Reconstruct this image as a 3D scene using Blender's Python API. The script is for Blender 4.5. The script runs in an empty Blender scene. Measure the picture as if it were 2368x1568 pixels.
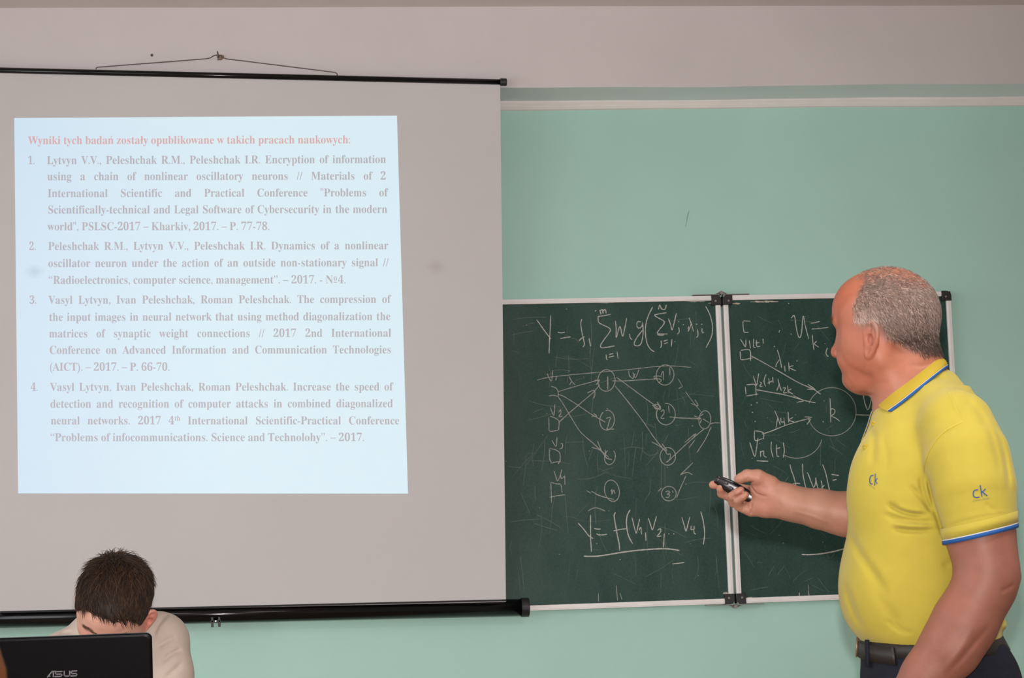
import bpy, bmesh, math, random
import numpy as np
from mathutils import Vector, Matrix
from mathutils.bvhtree import BVHTree

# ---------------------------------------------------------------- camera, light, exposure
SC = bpy.context.scene
COL = SC.collection
W, H, F = 2368.0, 1568.0, 5500.0            # photograph size and focal length in its pixels
CAM = np.array([0.0, -7.75, 1.08])          # a seated photographer, 7.75 m from the front wall
YAW, PITCH, ROLL = (math.radians(a) for a in (7.444, 6.357, -2.030))


def camera_axes():
    cy, sy, cp, sp = math.cos(YAW), math.sin(YAW), math.cos(PITCH), math.sin(PITCH)
    fwd = np.array([sy * cp, cy * cp, sp])
    right = np.array([cy, -sy, 0.0])
    up = np.cross(right, fwd)
    cr, sr = math.cos(ROLL), math.sin(ROLL)
    return cr * right + sr * up, cr * up - sr * right, fwd


CR, CU, CF = camera_axes()
cam_data = bpy.data.cameras.new('camera')
cam = bpy.data.objects.new('camera', cam_data)
COL.objects.link(cam)
cam.matrix_world = Matrix(((CR[0], CU[0], -CF[0], CAM[0]), (CR[1], CU[1], -CF[1], CAM[1]),
                           (CR[2], CU[2], -CF[2], CAM[2]), (0, 0, 0, 1)))
cam_data.sensor_width = 36.0
cam_data.lens = F / W * 36.0
cam_data.clip_start = 0.1
cam_data.clip_end = 60
cam_data.dof.use_dof = True
cam_data.dof.focus_distance = 5.6
cam_data.dof.aperture_fstop = 20.0
SC.camera = cam

world = bpy.data.worlds.new('world')
SC.world = world
world.use_nodes = True
world.node_tree.nodes['Background'].inputs[0].default_value = (0.80, 0.86, 1.0, 1)
world.node_tree.nodes['Background'].inputs[1].default_value = 0.6

VS = SC.view_settings
VS.view_transform = 'Standard'
VS.look = 'None'
VS.exposure = 0.0
VS.gamma = 1.0
VS.use_curve_mapping = False
SC.cycles.use_denoising = True
SC.cycles.max_bounces = 8
SC.cycles.diffuse_bounces = 4


def area_light(name, loc, target, sx, sy, power, color, spread=math.pi):
    d = bpy.data.lights.new(name, 'AREA')
    d.shape = 'RECTANGLE'
    d.size, d.size_y = sx, sy
    d.energy = power
    d.color = color
    d.spread = spread
    o = bpy.data.objects.new(name, d)
    COL.objects.link(o)
    o.location = loc
    o.rotation_euler = (Vector(target) - Vector(loc)).to_track_quat('-Z', 'Y').to_euler()
    return o


# the camera's own pop-up flash, just above the lens
fl = bpy.data.lights.new('camera_flash', 'SPOT')
fl.energy = 730
fl.color = (1.0, 0.94, 0.93)
fl.shadow_soft_size = 0.02
fl.spot_size = math.radians(44)
fl.spot_blend = 1.0
flash = bpy.data.objects.new('camera_flash', fl)
COL.objects.link(flash)
flash.location = CAM + CU * 0.105 + CF * 0.06 + CR * 0.004
flash.rotation_euler = Vector(CF - 0.03 * CR - 0.02 * CU).to_track_quat('-Z', 'Y').to_euler()

# daylight through the windows of the left wall, and unseen hanging lamps (down), with an added uplight over each
for wy in (-2.1, -5.0, -7.9):
    area_light('window_daylight', (-4.35, wy, 1.85), (0, wy + 0.4, 1.6), 1.9, 1.6, 40, (0.94, 0.97, 1.0))
LAMPS = [(-1.6, -4.4), (1.6, -4.4), (-1.6, -7.6), (1.6, -7.6)]
LAMP_Z = 2.62
for lx, ly in LAMPS:
    area_light('ceiling_lamp_light', (lx, ly, LAMP_Z - 0.09), (lx, ly, 0), 1.15, 0.28, 22, (1.0, 0.96, 0.93))
    area_light('added_ceiling_uplight', (lx, ly, LAMP_Z + 0.02), (lx, ly, 9), 1.15, 0.28, 15, (1.0, 0.96, 0.93))  # upward fill added to brighten the ceiling and the beam's underside


# ---------------------------------------------------------------- helpers
def ray(px, py):
    return CR * (px - W / 2) / F - CU * (py - H / 2) / F + CF


def at(px, py, Y):
    """where the line of sight through a pixel meets the vertical plane at distance Y from the front wall"""
    r = ray(px, py)
    return CAM + r * ((Y - CAM[1]) / r[1])


def srgb(r, g, b):
    def c(v):
        v /= 255.0
        return v / 12.92 if v <= 0.04045 else ((v + 0.055) / 1.055) ** 2.4
    return (c(r), c(g), c(b), 1.0)


def material(name, col, rough=0.6, metal=0.0, noise=None, bump=None, attr=None, spec=0.5, coat=0.0, sheen=0.0):
    m = bpy.data.materials.new(name)
    m.use_nodes = True
    nt = m.node_tree
    b = nt.nodes['Principled BSDF']
    b.inputs['Base Color'].default_value = col
    b.inputs['Roughness'].default_value = rough
    b.inputs['Metallic'].default_value = metal
    b.inputs['Specular IOR Level'].default_value = spec
    b.inputs['Coat Weight'].default_value = coat
    b.inputs['Sheen Weight'].default_value = sheen
    src = None
    if attr:
        a = nt.nodes.new('ShaderNodeAttribute')
        a.attribute_name = attr
        src = a.outputs['Color']
        nt.links.new(src, b.inputs['Base Color'])
    tc = nt.nodes.new('ShaderNodeTexCoord')
    if noise:
        scale, amount = noise[0], noise[1]
        n = nt.nodes.new('ShaderNodeTexNoise')
        n.inputs['Scale'].default_value = scale
        n.inputs['Detail'].default_value = 5
        nt.links.new(tc.outputs['Object'], n.inputs['Vector'])
        mr = nt.nodes.new('ShaderNodeMapRange')
        mr.inputs['From Min'].default_value = 0.3
        mr.inputs['From Max'].default_value = 0.7
        mr.inputs['To Min'].default_value = 1 - amount
        mr.inputs['To Max'].default_value = 1 + amount
        nt.links.new(n.outputs['Fac'], mr.inputs['Value'])
        mx = nt.nodes.new('ShaderNodeMix')
        mx.data_type = 'RGBA'
        mx.blend_type = 'MULTIPLY'
        mx.inputs['Factor'].default_value = 1.0
        if src:
            nt.links.new(src, mx.inputs[6])
        else:
            mx.inputs[6].default_value = col
        nt.links.new(mr.outputs['Result'], mx.inputs[7])
        nt.links.new(mx.outputs[2], b.inputs['Base Color'])
    if bump:
        n2 = nt.nodes.new('ShaderNodeTexNoise')
        n2.inputs['Scale'].default_value = bump[0]
        n2.inputs['Detail'].default_value = 4
        nt.links.new(tc.outputs['Object'], n2.inputs['Vector'])
        bp = nt.nodes.new('ShaderNodeBump')
        bp.inputs['Strength'].default_value = bump[1]
        bp.inputs['Distance'].default_value = bump[2]
        nt.links.new(n2.outputs['Fac'], bp.inputs['Height'])
        nt.links.new(bp.outputs['Normal'], b.inputs['Normal'])
    return m


def mesh_obj(name, verts, faces, mat, parent=None, smooth=False, mats=None, mat_index=None):
    me = bpy.data.meshes.new(name)
    me.from_pydata([tuple(map(float, v)) for v in verts], [], [tuple(map(int, f)) for f in faces])
    me.update()
    for m in (mats or [mat]):
        me.materials.append(m)
    if smooth:
        me.polygons.foreach_set('use_smooth', [True] * len(me.polygons))
    if mat_index is not None:
        me.polygons.foreach_set('material_index', mat_index)
    o = bpy.data.objects.new(name, me)
    COL.objects.link(o)
    if parent:
        o.parent = parent
        o.matrix_parent_inverse = parent.matrix_world.inverted()
    return o


def tag(o, label, cat, group=None):
    o['label'] = label
    o['category'] = cat
    if group:
        o['group'] = group
    return o


def thing(name, label, cat, loc, group=None):
    o = bpy.data.objects.new(name, None)
    o.empty_display_size = 0.05
    COL.objects.link(o)
    o.location = tuple(map(float, loc))
    o.matrix_world = Matrix.Translation(Vector(tuple(map(float, loc))))
    return tag(o, label, cat, group)


class MB:
    """collects simple solids into one mesh"""
    def __init__(s):
        s.v, s.f = [], []

    def add(s, v, f):
        n = len(s.v)
        s.v += [np.asarray(p, float) for p in v]
        s.f += [tuple(i + n for i in q) for q in f]

    def box(s, a, b):
        x0, y0, z0 = a
        x1, y1, z1 = b
        s.add([(x0, y0, z0), (x1, y0, z0), (x1, y1, z0), (x0, y1, z0), (x0, y0, z1), (x1, y0, z1), (x1, y1, z1), (x0, y1, z1)],
              [(0, 3, 2, 1), (4, 5, 6, 7), (0, 1, 5, 4), (1, 2, 6, 5), (2, 3, 7, 6), (3, 0, 4, 7)])

    def tube(s, pts, r, seg=10, cap=True):
        pts = [np.asarray(p, float) for p in pts]
        rr = r if hasattr(r, '__len__') else [r] * len(pts)
        rings = []
        ref = None
        for i, p in enumerate(pts):
            d = pts[min(i + 1, len(pts) - 1)] - pts[max(i - 1, 0)]
            d /= np.linalg.norm(d) + 1e-12
            if ref is None:
                ref = np.array([0, 0, 1.0]) if abs(d[2]) < 0.9 else np.array([1.0, 0, 0])
            a = np.cross(d, ref)
            a /= np.linalg.norm(a)
            b = np.cross(d, a)
            ref = -b if False else np.cross(a, d)
            rings.append([p + rr[i] * (math.cos(2 * math.pi * k / seg) * a + math.sin(2 * math.pi * k / seg) * b) for k in range(seg)])
        v = [q for ring in rings for q in ring]
        f = []
        for i in range(len(pts) - 1):
            for k in range(seg):
                k2 = (k + 1) % seg
                f.append((i * seg + k, i * seg + k2, (i + 1) * seg + k2, (i + 1) * seg + k))
        if cap:
            f.append(tuple(range(seg))[::-1])
            f.append(tuple((len(pts) - 1) * seg + k for k in range(seg)))
        s.add(v, f)

    def build(s, name, mat, parent=None, smooth=False, bevel=0.0):
        o = mesh_obj(name, s.v, s.f, mat, parent, smooth)
        if bevel:
            md = o.modifiers.new('bevel', 'BEVEL')
            md.width = bevel
            md.segments = 2
            md.limit_method = 'ANGLE'
        return o


def structure(name, mb, mat, **k):
    o = mb.build(name, mat, **k)
    o['kind'] = 'structure'
    return o


def bezier(pts, n=8):
    """Catmull-Rom through the points"""
    P = np.asarray(pts, float)
    if len(P) < 3:
        return P
    Q = np.vstack([2 * P[0] - P[1], P, 2 * P[-1] - P[-2]])
    out = []
    for i in range(1, len(Q) - 2):
        for t in np.linspace(0, 1, n, endpoint=False):
            a, b, c, d = Q[i - 1], Q[i], Q[i + 1], Q[i + 2]
            out.append(0.5 * (2 * b + (c - a) * t + (2 * a - 5 * b + 4 * c - d) * t ** 2 + (3 * b - a - 3 * c + d) * t ** 3))
    out.append(P[-1])
    return np.array(out)


# ---------------------------------------------------------------- materials
M = {}
M['cream'] = material('cream_plaster', srgb(212, 206, 206), 0.85, noise=(3.0, 0.03), bump=(60, 0.15, 0.004))
M['mint'] = material('mint_paint', srgb(176, 219, 206), 0.62, noise=(2.2, 0.035), bump=(45, 0.12, 0.004))
M['soffit'] = material('pale_mint_paint', srgb(243, 250, 252), 0.8, noise=(4, 0.03))
M['ceiling'] = material('ceiling_white', srgb(226, 218, 216), 0.9, noise=(4, 0.03))
M['trim'] = material('cream_trim_paint', srgb(236, 231, 227), 0.55, noise=(8, 0.03))
M['floor'] = material('brown_linoleum', srgb(168, 146, 122), 0.5, noise=(6, 0.15))
M['black_gloss'] = material('black_lacquer', srgb(13, 12, 13), 0.16, spec=0.28)
M['black_plastic'] = material('black_plastic', srgb(30, 29, 33), 0.5, noise=(40, 0.2))
M['alu'] = material('painted_aluminium', srgb(236, 234, 232), 0.42, metal=0.05, noise=(14, 0.05))
M['steel'] = material('steel', srgb(150, 146, 140), 0.35, metal=0.85)
M['wire'] = material('dark_wire', srgb(96, 88, 84), 0.4, metal=0.6)
M['wood'] = material('varnished_wood', srgb(150, 92, 40), 0.4, noise=(9, 0.25))
M['desk'] = material('desk_laminate', srgb(168, 134, 92), 0.45, noise=(7, 0.12))
M['metal_grey'] = material('grey_tube', srgb(95, 97, 100), 0.4, metal=0.5)


# ---------------------------------------------------------------- the room
CEIL, LEDGE = 3.018, 2.749
XL, XR, YB = -4.5, 4.2, -10.2
mb = MB(); mb.box((XL, YB, -0.1), (XR, 0.15, 0)); structure('floor', mb, M['floor'])
mb = MB(); mb.box((XL, YB, CEIL), (XR, 0.15, CEIL + 0.1)); structure('ceiling', mb, M['ceiling'])
mb = MB(); mb.box((XL, 0.0, 0), (XR, 0.15, LEDGE)); structure('wall_front', mb, M['mint'])
mb = MB(); mb.box((XR, YB, 0), (XR + 0.1, 0.15, CEIL)); structure('wall_right', mb, M['cream'])
mb = MB(); mb.box((XL - 0.1, YB - 0.1, 0), (XR + 0.1, YB, CEIL)); structure('wall_back', mb, M['cream'])
# left wall with three window openings
mb = MB()
mb.box((XL - 0.2, YB, 0), (XL, 0.15, 0.95))
mb.box((XL - 0.2, YB, 2.7), (XL, 0.15, CEIL))
edges = [YB, -8.9, -6.9, -6.0, -4.0, -3.1, -1.1, 0.15]
for k in range(0, 8, 2):
    mb.box((XL - 0.2, edges[k], 0.95), (XL, edges[k + 1], 2.7))
structure('wall_left', mb, M['cream'])
M['glass'] = material('window_glass', (1, 1, 1, 1), 0.02)
M['glass'].node_tree.nodes['Principled BSDF'].inputs['Transmission Weight'].default_value = 1.0
for n, k in enumerate((1, 3, 5)):
    y0, y1 = edges[k], edges[k + 1]
    mb = MB()
    for a, b in ((y0, y0 + 0.06), (y1 - 0.06, y1), ((y0 + y1) / 2 - 0.035, (y0 + y1) / 2 + 0.035)):
        mb.box((XL - 0.14, a, 0.95), (XL - 0.08, b, 2.7))
    for a, b in ((0.95, 1.01), (2.64, 2.7)):
        mb.box((XL - 0.14, y0, a), (XL - 0.08, y1, b))
    wo = structure('window_%d' % (n + 1), mb, M['trim'])
    mb = MB(); mb.box((XL - 0.115, y0 + 0.05, 1.0), (XL - 0.105, y1 - 0.05, 2.65))
    mb.build('pane', M['glass'], wo)

# the beam that runs along the top of the front wall: cream face, pale mint underside (slightly uneven lower edge)
rng = random.Random(4)
v, f = [], []
xs = np.linspace(XL, XR, 90)
ph = [rng.uniform(0, 6.28) for _ in range(6)]
for x in xs:
    w = 0.0022 * math.sin(x * 2.3 + ph[0]) + 0.0014 * math.sin(x * 6.1 + ph[1]) + 0.0008 * math.sin(x * 13 + ph[2])
    w2 = 0.002 * math.sin(x * 3.1 + ph[3]) + 0.0012 * math.sin(x * 8.3 + ph[4])
    v += [(x, -0.22 + w2, CEIL), (x, -0.22, LEDGE + w), (x, 0.15, LEDGE + w * 0.5), (x, 0.15, CEIL)]
mi = []
for i in range(len(xs) - 1):
    a, b = i * 4, i * 4 + 4
    f += [(a, a + 1, b + 1, b), (a + 1, a + 2, b + 2, b + 1)]
    mi += [0, 1]
beam = mesh_obj('trim_1', v, f, None, mats=[M['cream'], M['soffit']], mat_index=mi)
beam['kind'] = 'structure'
# small moulding where the wall meets the beam
mb = MB()
z = LEDGE - 0.0005
prof = [(0, z + 0.004), (-0.014, z + 0.004), (-0.0145, z), (-0.016, z - 0.006), (-0.010, z - 0.015), (-0.012, z - 0.018), (-0.007, z - 0.026), (0, z - 0.029)]
vv, ff = [], []
for i, x in enumerate(np.linspace(XL, XR, 60)):
    dz = 0.0013 * math.sin(x * 3.7) + 0.0008 * math.sin(x * 9.1 + 1)
    vv += [(x, py, pz + (dz if pz < z else 0)) for py, pz in prof]
    if i:
        n = len(prof)
        for k in range(n - 1):
            ff.append(((i - 1) * n + k, (i - 1) * n + k + 1, i * n + k + 1, i * n + k))
mb.add(vv, ff)
structure('trim_2', mb, M['trim'])
mb = MB(); mb.box((XL, -0.02, 0), (XR, 0.0, 0.09)); structure('baseboard_front', mb, M['wood'])

# unseen ceiling lamps, hung on rods so the added uplights fit above them
M['tube'] = material('lamp_diffuser', (1, 1, 1, 1), 0.5)
tb = M['tube'].node_tree.nodes['Principled BSDF']
tb.inputs['Emission Color'].default_value = (1.0, 0.93, 0.84, 1)
tb.inputs['Emission Strength'].default_value = 1.5
for i, (lx, ly) in enumerate(LAMPS):
    t = thing('ceiling_lamp', 'unseen white fluorescent lamp hung low for its added uplight', 'ceiling lamp', (lx, ly, LAMP_Z), 'hanging lamps over the seats')
    mb = MB(); mb.box((lx - 0.62, ly - 0.16, LAMP_Z - 0.06), (lx + 0.62, ly + 0.16, LAMP_Z)); mb.build('housing', M['trim'], t, bevel=0.006)
    mb = MB(); mb.box((lx - 0.58, ly - 0.13, LAMP_Z - 0.075), (lx + 0.58, ly + 0.13, LAMP_Z - 0.06)); mb.build('diffuser', M['tube'], t)
    for sx in (-0.5, 0.5):
        mb = MB(); mb.tube([(lx + sx, ly, LAMP_Z), (lx + sx, ly, CEIL)], 0.006, 8); mb.build('hanging_rod', M['steel'], t)

# faint scuff mark on the green wall
def wall_strip(pts, width, Y):
    """flat strip lying on a plane parallel to the front wall, facing the room"""
    P = [at(x, y, Y) for x, y in pts]
    v, f = [], []
    for i, p in enumerate(P):
        d = P[min(i + 1, len(P) - 1)] - P[max(i - 1, 0)]
        n = np.array([-d[2], 0, d[0]])
        n /= np.linalg.norm(n) + 1e-9
        w = width[i] if hasattr(width, '__len__') else width
        v += [p + n * w / 2, p - n * w / 2]
        if i:
            f.append((2 * i - 2, 2 * i - 1, 2 * i + 1, 2 * i))
    return v, f

# ---------------------------------------------------------------- chalkboard
M['board'] = material('green_board', srgb(41, 64, 56), 0.5, spec=0.35)
nt = M['board'].node_tree
tcn = nt.nodes.new('ShaderNodeTexCoord')
mp = nt.nodes.new('ShaderNodeMapping')
mp.inputs['Rotation'].default_value = (0, 0.5, 0)
mp.inputs['Scale'].default_value = (2.5, 1, 1.0)
nt.links.new(tcn.outputs['Object'], mp.inputs['Vector'])
n1 = nt.nodes.new('ShaderNodeTexNoise'); n1.inputs['Scale'].default_value = 2.2; n1.inputs['Detail'].default_value = 8; n1.inputs['Roughness'].default_value = 0.65
nt.links.new(mp.outputs['Vector'], n1.inputs['Vector'])
n3 = nt.nodes.new('ShaderNodeTexNoise'); n3.inputs['Scale'].default_value = 160; n3.inputs['Detail'].default_value = 3
nt.links.new(tcn.outputs['Object'], n3.inputs['Vector'])
rp = nt.nodes.new('ShaderNodeMapRange'); rp.inputs['From Min'].default_value = 0.35; rp.inputs['From Max'].default_value = 0.75
rp.inputs['To Min'].default_value = 0.0; rp.inputs['To Max'].default_value = 0.09
nt.links.new(n1.outputs['Fac'], rp.inputs['Value'])
ad = nt.nodes.new('ShaderNodeMath'); ad.operation = 'MULTIPLY_ADD'; ad.inputs[1].default_value = 0.10; 
nt.links.new(n3.outputs['Fac'], ad.inputs[0]); nt.links.new(rp.outputs['Result'], ad.inputs[2])
sb = nt.nodes.new('ShaderNodeMath'); sb.operation = 'SUBTRACT'; sb.inputs[1].default_value = 0.05; sb.use_clamp = True
nt.links.new(ad.outputs[0], sb.inputs[0])
mx = nt.nodes.new('ShaderNodeMix'); mx.data_type = 'RGBA'
mx.inputs[6].default_value = srgb(10, 57, 48); mx.inputs[7].default_value = srgb(150, 176, 168)
nt.links.new(sb.outputs[0], mx.inputs['Factor'])
nt.links.new(mx.outputs[2], nt.nodes['Principled BSDF'].inputs['Base Color'])


def chalk_material(name, dens, col=(206, 208, 200)):
    m = material(name, srgb(*col), 0.95, spec=0.1)
    nt = m.node_tree
    b = nt.nodes['Principled BSDF']
    tc = nt.nodes.new('ShaderNodeTexCoord')
    n = nt.nodes.new('ShaderNodeTexNoise')
    n.inputs['Scale'].default_value = 420
    n.inputs['Detail'].default_value = 2
    nt.links.new(tc.outputs['Object'], n.inputs['Vector'])
    r = nt.nodes.new('ShaderNodeMapRange')
    r.inputs['From Min'].default_value = 0.36
    r.inputs['From Max'].default_value = 0.62
    r.inputs['To Min'].default_value = dens * 0.62
    r.inputs['To Max'].default_value = dens
    nt.links.new(n.outputs['Fac'], r.inputs['Value'])
    nt.links.new(r.outputs['Result'], b.inputs['Alpha'])
    return m


M['chalk'] = chalk_material('chalk_line', 0.92)
M['chalk_faint'] = chalk_material('chalk_line_faint', 0.62)
M['chalk_ghost'] = chalk_material('chalk_scratch', 0.15)

BZ0, BZ1, YS = 1.056, 2.078, -0.030       # board bottom and top, front of the writing surface
PANELS = [(0.205, 1.712), (1.722, 2.506)]
board = thing('chalkboard', 'green chalkboard with white aluminium frame covered in chalk formulas, on the mint wall', 'chalkboard', (1.35, 0, BZ0))
RW = 0.0165
for x0, x1 in PANELS:
    mb = MB(); mb.box((x0 + 0.01, YS, BZ0 + 0.008), (x1 - 0.01, -0.006, BZ1 - 0.008)); mb.build('writing_panel', M['board'], board)
    for a, b in (((x0, BZ1 - RW), (x1, BZ1)), ((x0, BZ0), (x1, BZ0 + RW + 0.001)), ((x0, BZ0), (x0 + RW, BZ1)), ((x1 - RW, BZ0), (x1, BZ1))):
        mb = MB()
        mb.box((a[0], YS - 0.009, a[1]), (b[0], -0.003, b[1]))
        # raised lip running along the rail
        if b[0] - a[0] > b[1] - a[1]:
            mb.box((a[0], YS - 0.0105, a[1] + 0.004), (b[0], YS - 0.008, b[1] - 0.006))
        else:
            mb.box((a[0] + 0.003, YS - 0.0105, a[1]), (b[0] - 0.006, YS - 0.008, b[1]))
        mb.build('frame_rail', M['alu'], board, bevel=0.0012)


def corner(cx, cz, sx, sz, L=0.034):
    """black plastic corner cap, outer corner rounded"""
    n = 7
    pts = []
    R = 0.017
    for k in range(n):
        a = math.pi / 2 * k / (n - 1)
        pts.append((cx - sx * R + sx * R * math.cos(a), cz - sz * R + sz * R * math.sin(a)))
    pts += [(cx - sx * L, cz), (cx - sx * L, cz - sz * L), (cx, cz - sz * L)]
    v = [(x, YS - 0.0125, z) for x, z in pts] + [(x, -0.001, z) for x, z in pts]
    m_ = len(pts)
    fr = tuple(range(m_))
    f = [fr, tuple(range(m_, 2 * m_))[::-1]] + [(k, k + m_, (k + 1) % m_ + m_, (k + 1) % m_) for k in range(m_)]
    o = mesh_obj('corner_cap', v, f, M['black_plastic'], board)
    bm = bmesh.new(); bm.from_mesh(o.data); bmesh.ops.recalc_face_normals(bm, faces=bm.faces[:]); bm.to_mesh(o.data); bm.free()
    md = o.modifiers.new('bevel', 'BEVEL'); md.width = 0.0015; md.segments = 2
    # small screw on the cap
    mb = MB(); mb.tube([(cx - sx * 0.020, YS - 0.0125, cz - sz * 0.020), (cx - sx * 0.020, YS - 0.014, cz - sz * 0.020)], 0.0035, 10)
    mb.build('screw', M['steel'], o)


e = 0.0012
corner(PANELS[1][1] + e, BZ1 + e, 1, 1)
corner(PANELS[1][1] + e, BZ0 - e, 1, -1)
corner(PANELS[0][1] + 0.003, BZ1 + e, 1, 1)
corner(PANELS[0][1] + 0.003, BZ0 - e, 1, -1)
corner(PANELS[1][0] - 0.003, BZ1 + e, -1, 1)
corner(PANELS[1][0] - 0.003, BZ0 - e, -1, -1)
xc = (PANELS[0][1] + PANELS[1][0]) / 2
for zz, s in ((BZ1 + 0.0035, 1), (BZ0 - 0.0035, -1)):
    mb = MB()
    mb.box((xc - 0.096, YS - 0.008, zz - 0.0012), (xc - 0.006, -0.006, zz + 0.0012))
    mb.box((xc + 0.006, YS - 0.008, zz - 0.0012), (xc + 0.096, -0.006, zz + 0.0012))
    mb.tube([(xc, YS - 0.010, zz + s * 0.006), (xc, -0.004, zz + s * 0.006)], 0.006, 12)
    mb.tube([(xc - 0.020, YS - 0.004, zz), (xc - 0.006, YS - 0.010, zz + s * 0.006)], 0.0022, 6)
    mb.tube([(xc + 0.020, YS - 0.004, zz), (xc + 0.006, YS - 0.010, zz + s * 0.006)], 0.0022, 6)
    mb.build('hinge', M['steel'], board)

# ---------------------------------------------------------------- chalk writing
# strokes were read off four close-ups of the photograph: (x0, y0, magnification)
VIEW = {'A': (1160, 660, 3.92), 'B': (1160, 1040, 3.92), 'C': (1640, 640, 3.408), 'E': (1600, 1040, 5.262)}


def stroke_mesh(name, view, strokes, mat, parent, width=2.9, label=None, lift=0.0006, smooth=True):
    ox, oy, k = VIEW[view]
    V, Fc = [], []
    r = random.Random(name + view)
    for s in strokes:
        w = width
        if isinstance(s, tuple):
            s, w = s
        p = [(ox + x / k, oy + y / k) for x, y in s]
        if len(p) == 1:
            p = [(p[0][0] - 1.2, p[0][1] - 0.5), (p[0][0] + 1.2, p[0][1] + 0.6)]
            w = max(w, 3.0)
        q = bezier(p, 6) if smooth else np.array(p)
        if len(q) == 2:
            q = np.array([q[0] + (q[1] - q[0]) * t for t in np.linspace(0, 1, 7)])
        ws = [w * 0.74 / 715.0 * r.uniform(0.72, 1.18) * (0.6 if i in (0, len(q) - 1) else 1) for i in range(len(q))]
        lift += 0.000004
        v, f = wall_strip(q, ws, YS - lift)
        n = len(V)
        V += list(v)
        Fc += [tuple(i + n for i in a) for a in f]
    o = mesh_obj(name, V, Fc, mat, parent)
    if label:
        o['label'] = label
    return o


def oval(cx, cy, rx, ry, a0=0, a1=360, n=18, tilt=0):
    t = math.radians(tilt)
    out = []
    for i in range(n + 1):
        a = math.radians(a0 + (a1 - a0) * i / n)
        x, y = rx * math.cos(a), ry * math.sin(a)
        out.append((cx + x * math.cos(t) - y * math.sin(t), cy + x * math.sin(t) + y * math.cos(t)))
    return out


stroke_mesh('chalk_formula', 'A', [
    [(318, 312), (360, 370), (410, 440), (448, 486)], [(444, 272), (440, 400), (434, 500), (430, 618)],
    [(508, 424), (540, 430), (574, 424)], [(530, 482), (576, 474), (626, 466)],
    [(728, 304), (718, 340), (724, 400), (738, 470), (750, 530), (738, 560)], [(702, 502), (724, 480), (752, 464)],
    [(792, 480), (800, 520), (808, 552)],
    [(990, 262), (930, 274), (872, 282)], [(874, 282), (878, 330), (905, 352), (965, 380), (986, 400), (975, 430), (930, 490), (898, 540), (905, 565), (950, 562), (1026, 548)],
    ([(890, 222), (898, 250), (900, 262)], 4), ([(898, 226), (915, 222), (920, 256)], 4), ([(920, 226), (940, 222), (948, 254)], 4), [(846, 236), (858, 226)],
    [(1032, 320), (1038, 390), (1040, 472), (1072, 372), (1096, 462), (1118, 380), (1134, 296)],
    [(1160, 440), (1166, 476), (1184, 492)],
    [(1262, 330), (1232, 332), (1226, 368), (1246, 388), (1272, 368), (1278, 338), (1282, 440), (1262, 530), (1222, 548), (1202, 530), (1216, 490), (1250, 440), (1280, 405)],
    [(1370, 194), (1332, 270), (1308, 350), (1304, 440), (1320, 530), (1352, 580), (1386, 602)],
    [(1496, 248), (1440, 256), (1382, 268)], [(1384, 266), (1400, 284), (1450, 310), (1474, 330), (1464, 360), (1430, 400), (1412, 432), (1440, 440), (1504, 440)], [(1410, 446), (1440, 452), (1470, 450)],
    [(1422, 220), (1432, 178), (1450, 212), (1468, 218), (1484, 212), (1492, 176)],
    [(1512, 300), (1530, 350), (1546, 404), (1566, 330), (1584, 252)], [(1604, 380), (1610, 420), (1592, 444)], [(1606, 328)], [(1648, 356)],
    [(1698, 292), (1720, 350), (1740, 418)], [(1716, 352), (1704, 390), (1690, 418)], [(1694, 372), (1690, 400)],
    [(1776, 396), (1780, 450), (1766, 474)], [(1768, 352)], [(1816, 388), (1818, 428), (1834, 424)], [(1814, 352)],
    [(1446, 500), (1448, 548), (1438, 566)], [(1468, 506), (1506, 494)], [(1470, 530), (1508, 518)], [(1544, 486), (1538, 556)],
    [(948, 628), (950, 660), (958, 676)], [(974, 628), (1012, 616)], [(972, 652), (1020, 640)], [(1046, 600), (1056, 664)],
    [(1850, 190), (1886, 262), (1908, 340), (1912, 400), (1900, 470), (1852, 566)],
], M['chalk'], board, 3.0, 'chalk formula with two sums and a large bracket')

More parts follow.
